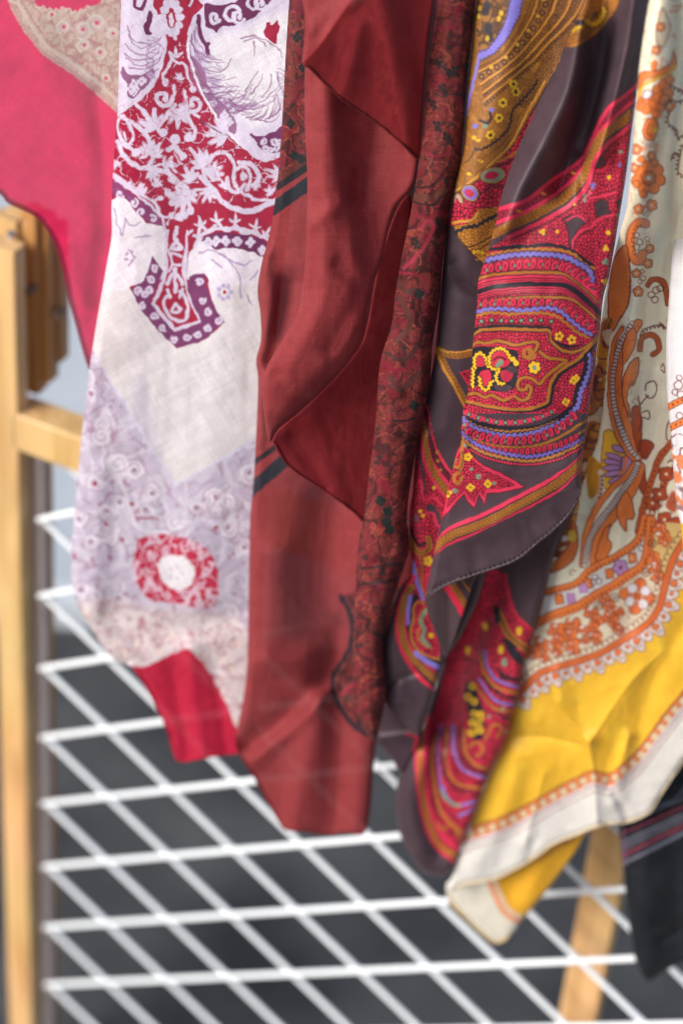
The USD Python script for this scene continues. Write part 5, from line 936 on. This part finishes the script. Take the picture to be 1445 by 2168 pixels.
for u, v, rr in ((800, 610, 10), (835, 610, 11), (860, 580, 10), (890, 540, 11), (930, 510, 12), (950, 560, 11), (900, 590, 12), (860, 640, 12), (820, 660, 11), (780, 640, 9), (900, 650, 10), (880, 690, 9), (960, 480, 9), (930, 600, 10)): S.dot(*zc4([(u, v)])[0], rr + 1.6, OL); S.dot(*zc4([(u, v)])[0], rr, ORA)
outl(zc4([(800, 550), (830, 540), (855, 560), (840, 590), (800, 590)]), WHT)
outl(zc4([(830, 710), (880, 720), (890, 780), (860, 845), (815, 840), (795, 790), (810, 740)]), ORA); S.dot(*zc4([(872, 785)])[0], 6, YL); d4([(840, 740), (820, 790), (850, 820)], 2.5, OL)
S.along(zc4([(780, 840), (830, 880), (880, 860)]), 9, 4.5, OL); S.along(zc4([(780, 840), (830, 880), (880, 860)]), 9, 3, CRE); S.along(zc4([(735, 870), (760, 900), (770, 940)]), 9, 4, OL); S.along(zc4([(735, 870), (760, 900), (770, 940)]), 9, 2.6, CRE)
x, y = zc4([(832, 1072)])[0]; S.flower(x, y, 7, 25, 11, ORA, ORA, 15, .2, OL); S.ring(x, y, 14, 2.5, OL); S.dot(x, y, 7, CRE); S.ring(x, y, 7, 2.2, OL)
for u, v in ((760, 1110), (800, 1170), (870, 980), (790, 960)): S.dot(*zc4([(u, v)])[0], 9, OL); S.dot(*zc4([(u, v)])[0], 7, ORA)
d4([(860, 1230), (830, 1270), (800, 1300)], 2.5, OL); d4([(820, 1310), (850, 1280)], 2, OL)
for ww, cc in ((20, OL), (16, ORA)): d4([(815, 1350), (770, 1345), (730, 1400), (722, 1480), (745, 1560), (785, 1575), (795, 1530)], ww, cc)
S.along(zc4([(800, 1360), (760, 1370), (735, 1420), (735, 1490), (755, 1550)]), 9, 2, OL)
for u, v in ((760, 1420), (780, 1460), (760, 1490), (745, 1450)): S.ring(*zc4([(u, v)])[0], 6, 2.2, OL)
for u, v in ((825, 1440), (830, 1470), (790, 1640), (800, 1680), (780, 1700)): S.ring(*zc4([(u, v)])[0], 5, 2, (170, 100, 80))
outl(zc4([(620, 1560), (690, 1480), (715, 1560), (725, 1700), (715, 1820), (660, 1930), (600, 2000), (590, 1800)]), ORA); S.along(zc4([(712, 1560), (720, 1700), (708, 1830), (660, 1920)]), 11, 2, RBR, ry=1.2)
for u, v, R_ in ((905, 160, 7), (760, 900, 8), (850, 940, 7), (850, 1240, 9), (775, 1260, 8), (760, 1650, 7), (770, 1760, 8), (830, 1590, 7), (960, 640, 8), (745, 1010, 7), (840, 1500, 7), (880, 300, 7)):
    x, y = zc4([(u, v)])[0]; S.flower(x, y, 5, R_ * .8, R_ * .5, (240, 140, 78), (250, 226, 190), R_ * .35, u, OL)
# right beige part: outline drawings
for P_ in ([(960, 510), (1000, 530), (1060, 560)], [(930, 640), (960, 600), (1010, 610), (1060, 600)], [(960, 670), (950, 740), (1000, 780), (1010, 830), (1060, 800)], [(1040, 870), (1020, 950)], [(970, 960), (990, 920), (1020, 940), (1010, 1030), (1040, 1060)], [(900, 1950), (960, 1990), (950, 1930)], [(780, 2030), (800, 1990), (850, 1970), (920, 1960)]): d4(P_, 3.2, (112, 60, 58)); S.along(zc4(P_), 9, 2.4, (112, 60, 58), shift=4)
for ww, cc in ((13, OL), (9, (190, 92, 48))): d4([(830, 1720), (850, 1690), (890, 1688), (930, 1720), (948, 1830)], ww, cc); d4([(780, 2110), (790, 2050), (830, 2020), (880, 2040), (895, 2110), (860, 2140)], ww, cc)
for u, v in ((850, 1780), (880, 1750), (905, 1740), (870, 1810)): S.ring(*zc4([(u, v)])[0], 7, 2.4, OL)
# middle: bead ribbons
dark_left = zd1([(900, -100), (860, 100), (830, 400), (800, 700), (760, 900), (690, 1100), (640, 1250), (600, 1500), (500, 1800), (400, 1800), (600, 1200), (700, 600), (760, -100)])
S.fill(dark_left, (176, 96, 50), smooth=False); di = S.mask(dark_left, False); S.blots(di, 22, (206, 140, 40), .55, 61, .9, (1, 2)); S.worms(di, 18, RBR, .07, 62, .8); S.blots(di, 18, (222, 196, 160), .68, 63, .8)  # orange-brown print, with the shade beside the brown scarf painted in
yp = zd1([(820, 800), (880, 795), (950, 920), (1010, 1060), (930, 1200), (855, 1265), (790, 1180), (800, 950)]); outl(yp, YL, (180, 110, 50))
S.fill(zd1([(700, 1000), (800, 1080), (800, 1200), (760, 1300), (700, 1330), (680, 1200)]), (212, 146, 40))
d1([(760, 1350), (800, 1250), (790, 1120)], 10, (222, 206, 190)); S.along(zd1([(770, 1340), (800, 1240), (795, 1130)]), 9, 3.5, (150, 90, 70))
for k, (u, v, rr, an) in enumerate(((930, 940, 13, .5), (895, 1000, 17, .35), (880, 1045, 18, .2), (880, 1090, 18, 0), (885, 1135, 18, -.2), (910, 1185, 15, -.4))):
    x, y = zd1([(u, v)])[0]; S.dot(x, y, rr + 2.4, RBR, 7.4, an); S.dot(x, y, rr, LIL, 5.2, an)
outl(zd1([(960, 1010), (1000, 1000), (1050, 1060), (1000, 1130), (950, 1150)]), LIL, RBR); d1([(940, 1140), (985, 1090), (990, 1010)], 7, ORA)
def ribbon(tf, mid, wb, left, wl, right, wr, step=8):
    for P_, w in ((left, wl), (right, wr)): S.line(tf(P_), w + 4, OL); S.line(tf(P_), w, ORA)
    S.line(tf(mid), wb + 3, RBR); S.line(tf(mid), wb, (226, 214, 204))
    q, e = resample(spline(tf(mid), 8), step)
    for (x, y), (ex, ey) in zip(q, e): S.line([(x - ey * wb * .5, y + ex * wb * .5), (x + ey * wb * .5, y - ex * wb * .5)], 2.4, RBR, smooth=False)
ribbon(zd1, [(1040, -60), (1000, 20), (950, 100), (915, 210), (890, 350), (888, 500), (910, 640), (960, 800), (1020, 930), (1085, 1010)], 9, [(960, -20), (900, 100), (870, 300), (862, 500), (880, 680), (930, 840), (1000, 960), (1060, 1030)], 7, [(1090, -60), (1010, 70), (960, 200), (930, 340), (928, 480), (950, 600), (1000, 740), (1050, 860), (1100, 1000)], 15)
outl(zd1([(1090, 210), (1095, 300), (1060, 410), (1020, 450), (1000, 540), (1030, 690), (990, 620), (960, 500), (970, 380), (1010, 280), (1050, 230)]), ORA); outl(zd1([(1000, 20), (1060, -20), (1070, 100), (1000, 240), (970, 260), (965, 150)]), ORA, w=2)
outl(zd1([(1035, 620), (1090, 600), (1120, 740), (1110, 900), (1085, 960), (1045, 780)]), (190, 84, 44)); outl(zd1([(1100, 880), (1150, 870), (1210, 900), (1190, 960), (1150, 1020), (1110, 980)]), (180, 74, 40), w=3.5)
outl(zd1([(1080, 1030), (1130, 1060), (1150, 1180), (1170, 1260), (1130, 1300), (1090, 1200)]), (186, 80, 44), w=3)
for P_ in ([(1140, 470), (1160, 420), (1210, 400), (1235, 440), (1225, 510), (1180, 540), (1150, 510)], [(1100, 600), (1130, 560), (1170, 520)], [(1120, 650), (1170, 640), (1175, 700), (1130, 690)], [(1120, 690), (1100, 800)], [(1090, 520), (1110, 620)], [(1270, 290), (1290, 260), (1300, 330), (1270, 310)], [(1350, 700), (1320, 760), (1310, 850), (1340, 890)]): d1(P_, 3, (116, 62, 56))
ribbon(zd1, [(1085, 1060), (1050, 1150), (980, 1250), (880, 1390), (790, 1500), (720, 1620), (680, 1740), (665, 1860)], 11, [(1060, 1060), (1000, 1150), (880, 1255), (770, 1390), (700, 1540), (665, 1680), (645, 1860)], 11, [(1110, 1080), (1060, 1240), (950, 1400), (860, 1520), (780, 1640), (745, 1760), (740, 1880)], 16, 6)
outl(zd1([(990, 1270), (1030, 1330), (1055, 1420), (1050, 1500), (1000, 1500), (995, 1590), (960, 1560), (925, 1480), (925, 1380)]), ORA); outl(zd1([(870, 1540), (850, 1640), (880, 1700), (850, 1780), (790, 1860), (750, 1800), (780, 1680), (820, 1580)]), ORA)
# right lattice strips
for P_, w in (([(1400, 830), (1350, 900), (1260, 1010), (1220, 1120), (1160, 1300), (1120, 1450), (1090, 1600)], 12), ([(1445, 960), (1380, 1080), (1290, 1240), (1220, 1400), (1160, 1560)], 9)):
    d1(P_, w + 4, OL); d1(P_, w, (196, 92, 48)); S.along(zd1(P_), 12, 2, RBR)
lat = S.mask(zd1([(1340, 1000), (1460, 950), (1500, 1700), (1150, 1700), (1240, 1300)]))
S.blots(lat, 20, (208, 150, 60), .62, 66, .8); S.worms(lat, 20, RBR, .06, 67, .85); S.blots(lat, 22, (190, 84, 44), .64, 68, .95); S.blots(lat, 14, (232, 216, 196), .76, 69, .9)
for u, v in ((1300, 1500), (1380, 1540), (1200, 1370), (1310, 1140), (1260, 1300)): S.flower(*zd1([(u, v)])[0], 4, 9, 7, (186, 82, 46), CRE, 3, .6, RBR)
cz = S.mask(zd1([(930, 0), (1100, -100), (1130, 300), (1110, 900), (1060, 1000), (960, 820), (900, 500)])); S.worms(cz, 15, OL, .03, 91, .35)
# lower bands
zone = zd2([(200, 880), (430, 790), (640, 690), (1000, 500), (1160, 400), (1200, 100), (1460, 60), (1440, 190), (1380, 290), (1330, 450), (1270, 650), (1200, 790), (1000, 940), (780, 1060), (600, 1130), (420, 1180), (300, 1230), (140, 1370)])
S.fill(zone, (228, 212, 184), smooth=False)
S.fill(zd2([(1190, 60), (1450, 40), (1440, 190), (1380, 290), (1290, 460), (1230, 440), (1180, 330)]), (222, 188, 120))
S.fill(zd2([(380, 590), (620, 520), (900, 330), (1110, 140), (1150, 320), (1000, 430), (700, 600), (420, 740), (290, 790)]), (228, 222, 216), smooth=False)
for u, v, c in ((860, 430, ORA), (1042, 308, ORA), (690, 512, ORA), (460, 635, ORA), (650, 545, LIL), (552, 628, LIL)):
    x, y = zd2([(u, v)])[0]; outl([(x - 9, y - 10), (x + 7, y - 11), (x + 11, y + 8), (x - 6, y + 11)], c, OL if c == ORA else (170, 120, 170), 2.2, False); 
    if u == 1042: S.dot(x, y, 4, (232, 180, 140))
x, y = zd2([(948, 382)])[0]; S.flower(x, y, 5, 10, 6.5, LIL, (150, 60, 110), 4, .4, (110, 50, 90))
outl(zd2([(385, 420), (430, 330), (520, 230), (560, 110), (560, 20), (600, 60), (612, 180), (590, 290), (520, 370), (440, 410)]), (226, 120, 62)); outl(zd2([(470, 30), (530, 60), (560, 130), (540, 190), (490, 210), (440, 240), (420, 180), (450, 100)]), (168, 88, 50)); S.dot(*zd2([(565, 130)])[0], 9, (232, 190, 70), 13); S.dot(*zd2([(505, 150)])[0], 8, (226, 206, 196), 6); S.line(zd2([(570, 440), (545, 430), (560, 400), (590, 410)]), 2.4, (150, 120, 110))
for u, v in ((745, 460), (775, 490), (735, 500), (1115, 230), (1135, 190)): S.ring(*zd2([(u, v)])[0], 6, 2.2, (120, 90, 110))
def band(P_, w, dots=True):
    S.line(zd2(P_), w + 4, OL); S.line(zd2(P_), w, ORA)
    if dots: S.along(zd2(P_), 10, 2.4, (110, 40, 40), shift=3, ry=1.6)
band([(340, 580), (430, 560), (600, 505), (700, 410), (800, 350), (900, 300), (1050, 205), (1110, 110), (1140, -20)], 13)
band([(240, 850), (330, 800), (430, 755), (600, 695), (750, 605), (900, 520), (1000, 450), (1100, 385), (1150, 320), (1170, 200), (1190, 0)], 17)
# orange florals between the bands
def orn(u, v, R0, seed, n=6):
    R = R0
    x, y = zd2([(u, v)])[0]; rr = np.random.default_rng(seed)
    for k in range(n):
        an = k * 2 * math.pi / n + rr.random() * .8; R = R0 * rr.uniform(.62, .95); S.dot(x + R * math.cos(an), y + R * math.sin(an), R * .5 + 2, OL); S.dot(x + R * math.cos(an), y + R * math.sin(an), R * .5, (234, 122, 62))
        S.dot(x + R * .75 * math.cos(an + .5), y + R * .75 * math.sin(an + .5), R * .34, WHT if k % 2 else (234, 122, 62))
    S.dot(x, y, R0 * .42, (234, 122, 62)); S.ring(x, y, R0 * .3, 1.8, OL)
x, y = zd2([(1085, 610)])[0]
for k in range(4):
    an = .2 + k * 1.5708; S.dot(x + 26 * math.cos(an), y + 26 * math.sin(an), 14, OL); S.dot(x + 26 * math.cos(an), y + 26 * math.sin(an), 12, (234, 122, 62)); 
for k in range(4):
    an = -.6 + k * 1.5708; S.dot(x + 20 * math.cos(an), y + 20 * math.sin(an), 11.5, OL); S.dot(x + 20 * math.cos(an), y + 20 * math.sin(an), 9.8, WHT)
S.dot(x, y, 10, (234, 122, 62)); S.ring(x, y, 5, 2.2, OL)
fz = S.mask(zone, False); S.worms(fz, 13, (206, 112, 74), .03, 97, .5)
for a_ in ((830, 640, 12, 1), (860, 690, 11, 2), (920, 740, 14, 3), (850, 780, 12, 4), (900, 820, 11, 5), (940, 880, 11, 6), (720, 740, 12, 7), (760, 800, 11, 8), (740, 880, 14, 9), (760, 950, 11, 10), (560, 830, 15, 11), (430, 880, 16, 12), (540, 920, 14, 13), (450, 970, 13, 14), (560, 1020, 15, 15), (440, 1040, 12, 16), (320, 1000, 17, 17), (330, 1090, 12, 18), (250, 1060, 14, 19), (655, 880, 10, 20), (670, 960, 8, 21), (1220, 320, 13, 22), (1230, 400, 12, 23), (1240, 460, 11, 24), (1300, 150, 15, 25), (1260, 80, 14, 26), (1330, 560, 9, 27)): orn(*a_, n=5)
for u, v in ((905, 622), (1200, 190), (775, 690), (1150, 420)): S.ring(*zd2([(u, v)])[0], 8, 2.6, (120, 70, 66)); S.dot(*zd2([(u, v)])[0], 3, (120, 70, 66))
B3 = [(100, 1400), (180, 1345), (300, 1230), (420, 1180), (600, 1130), (780, 1065), (900, 1000), (1000, 940), (1120, 860), (1200, 790), (1250, 710), (1280, 620), (1320, 460), (1380, 290), (1470, 150), (1560, 60)]
b3 = zd2(B3)
q, e = resample(spline(b3, 8), 13)
for (x, y), (ex, ey) in zip(q, e): S.ring(x + ey * 13, y - ex * 13, 7.5, 2.2, (130, 90, 76), math.degrees(math.atan2(ey, ex)) + 180, math.degrees(math.atan2(ey, ex)) + 360)
# yellow ground below the fringe
yel = [(1030, 1480)] + [(x + .1 * 24, y + 24) for x, y in zd2([(180, 1345), (300, 1240), (420, 1190), (600, 1140), (780, 1075), (900, 1010), (1000, 950), (1120, 870), (1210, 800), (1270, 710), (1310, 600), (1350, 460), (1420, 290), (1500, 170), (1580, 100)])] + [(1560, 1900), (900, 1900), (950, 1700)]
S.fill(yel, YL, smooth=False)
q, e = resample(spline(b3, 8), 23)
for k, ((x, y), (ex, ey)) in enumerate(zip(q, e)):
    nx_, ny_ = -ey, ex
    big = k % 2 == 0
    for sh, rr in (((14, 15), (26, 11), (34, 7)) if big else ((14, 13), (24, 8))): S.dot(x + nx_ * sh, y + ny_ * sh, rr + 2.2, (150, 96, 80))
    for sh, rr in (((14, 15), (26, 11), (34, 7)) if big else ((14, 13), (24, 8))): S.dot(x + nx_ * sh, y + ny_ * sh, rr, (226, 212, 206))
    S.dot(x + nx_ * 17, y + ny_ * 17, 8 if big else 5, OL); S.dot(x + nx_ * 17, y + ny_ * 17, 6.4 if big else 3.6, (234, 122, 62))
    if big: S.ring(x + nx_ * 26, y + ny_ * 26, 6, 2, (150, 96, 80), 0, 180)
S.line(b3, 17, OL); S.line(b3, 13, (214, 108, 56))
# hem border
chain = c6([(400, 720), (540, 645), (620, 620), (700, 590), (800, 540), (900, 482), (1000, 430), (1060, 402), (1110, 412), (1150, 408), (1200, 370), (1260, 315), (1340, 210), (1400, 130), (1460, 60), (1560, -60)])
wht = [(x + 4, y + 10) for x, y in chain] + [(1600, 2000), (900, 2000), (920, 1780)]
S.fill(wht, (232, 228, 222), smooth=False)
S.line(chain, 27, (150, 92, 70)); S.line(chain, 24, ORA); S.along(chain, 24, 10.5, OL, ry=9.5); S.along(chain, 24, 8.8, (228, 200, 160), ry=8)
S.line([(x + 2, y + 15) for x, y in chain], 8, (232, 222, 226)); S.line([(x + 2, y + 19) for x, y in chain], 2.6, (150, 100, 96), wave=1.2, period=9); S.line([(x + 4, y + 31) for x, y in chain], 2.4, (170, 122, 116), wave=1.0, period=12); S.line([(x - 2, y - 15) for x, y in chain], 2.4, OL, wave=1.2, period=10)
S.line([(962, 1884), (979, 1872), (1047, 1859), (1122, 1820), (1172, 1785), (1222, 1765), (1272, 1745), (1322, 1740), (1372, 1720), (1392, 1690), (1450, 1604)], 5, (214, 186, 140), a=.6)
S.threads(0.045, 15, (3, 50), .4); hem(S, [(962, 1882), (979, 1872), (1047, 1859), (1122, 1820), (1172, 1785), (1222, 1765), (1272, 1745), (1322, 1740), (1372, 1720), (1392, 1690), (1448, 1606)], 0.0011, (222, 206, 176), CREAM_SILK, scarf_d)
S.build('main_fold', CREAM_SILK, scarf_d, 'orange paisley on cream above a plain yellow band')

S = Sheet([(1500, 240), (1458, 310), (1440, 390), (1427, 480), (1419, 580), (1413, 660), (1409, 727), (1411, 833), (1416, 886), (1422, 966), (1427, 1020), (1431, 1073), (1441, 1115), (1450, 1200), (1480, 1330), (1540, 1300), (1560, 700), (1560, 250)], 0.022, 2.2, curl=(9, 6), relief=[('r', [(1470, 300), (1450, 700), (1470, 1100)], 18, 5)], wrinkle=(1.5, 60, 200), seed=55)
S.base((232, 230, 234))
for P_, w in (([(1400, 870), (1445, 846), (1500, 830)], 11), ([(1405, 912), (1450, 890), (1500, 870)], 11)): S.line(P_, w + 4, OL); S.line(P_, w, ORA); S.along(P_, 11, 2, RBR)
ri = S.mask([(1380, 925), (1560, 900), (1560, 1130), (1440, 1110)], False); S.worms(ri, 15, OL, .07, 71, .8); S.blots(ri, 16, ORA, .62, 72, .9); S.fill([(1430, 1110), (1560, 1090), (1560, 1340), (1440, 1340)], YL, smooth=False)
for u, v, rr in ((1435, 815, 9), (1440, 835, 8), (1428, 830, 6), (1437, 800, 6), (1438, 880, 7)): S.ring(u, v, rr, 2.4, (150, 90, 90))
S.threads(0.04, 16, (3, 50), .2); S.build('front_fold', CREAM_SILK, scarf_d, 'sheer white front fold')

# ------------------------------------------------------------------ dark scarf at the right
scarf_e = thing('scarf', 'navy blue scarf with pink and grey stripes, lowest at the right', 'scarf', 'printed scarves hanging in a row')
S = Sheet([(1300, 1620), (1306, 1720), (1312, 1790), (1320, 1860), (1329, 1946), (1338, 2000), (1345, 2036), (1366, 2076), (1382, 2074), (1395, 2064), (1420, 2050), (1450, 2036), (1500, 2010), (1560, 2000), (1560, 1500), (1420, 1540)], -0.055, 2.2, curl=(10, 6), relief=[('r', [(1360, 1760), (1370, 2060)], 26, 5), ('r', [(1400, 1990), (1450, 1960)], 14, -4), ('r', [(1430, 1800), (1440, 2000)], 24, -4)], wrinkle=(2, 60, 120), seed=57)
S.base((19, 23, 31))
top = c6([(1100, 620), (1185, 600), (1300, 550), (1445, 490), (1600, 430)]); S.fill(c6([(1100, 400), (1600, 200), (1600, 430), (1445, 490), (1300, 550), (1185, 600), (1100, 620)]), (17, 20, 26), smooth=False)
ni = S.mask(c6([(1280, 350), (1600, 250), (1600, 420), (1300, 540)]), False); S.pebbles(ni, 9, (70, 76, 88), (24, 28, 36), .42, 9, .8); S.line(c6([(1350, 520), (1400, 500), (1460, 440)]), 4, (96, 110, 130))
for sh, w, c, dsh in ((0, 3.5, (120, 122, 136), None), (42, 5, (140, 62, 84), (8, 7)), (78, 4.5, (120, 122, 136), None), (104, 6, (104, 104, 118), (11, 10)), (136, 4, (160, 66, 88), None), (172, 5, (120, 122, 140), None)):
    S.line(c6([(1185, 598 + sh), (1300, 552 + sh * .93), (1445, 492 + sh * .85), (1600, 430 + sh * .8)]), w, c, dash=dsh)
S.line(c6([(1190, 600), (1205, 770)]), 5, (110, 84, 104)); 
S.threads(0.08, 17, (3, 40), .2); S.build('striped_end', NAVY_CLOTH, scarf_e)
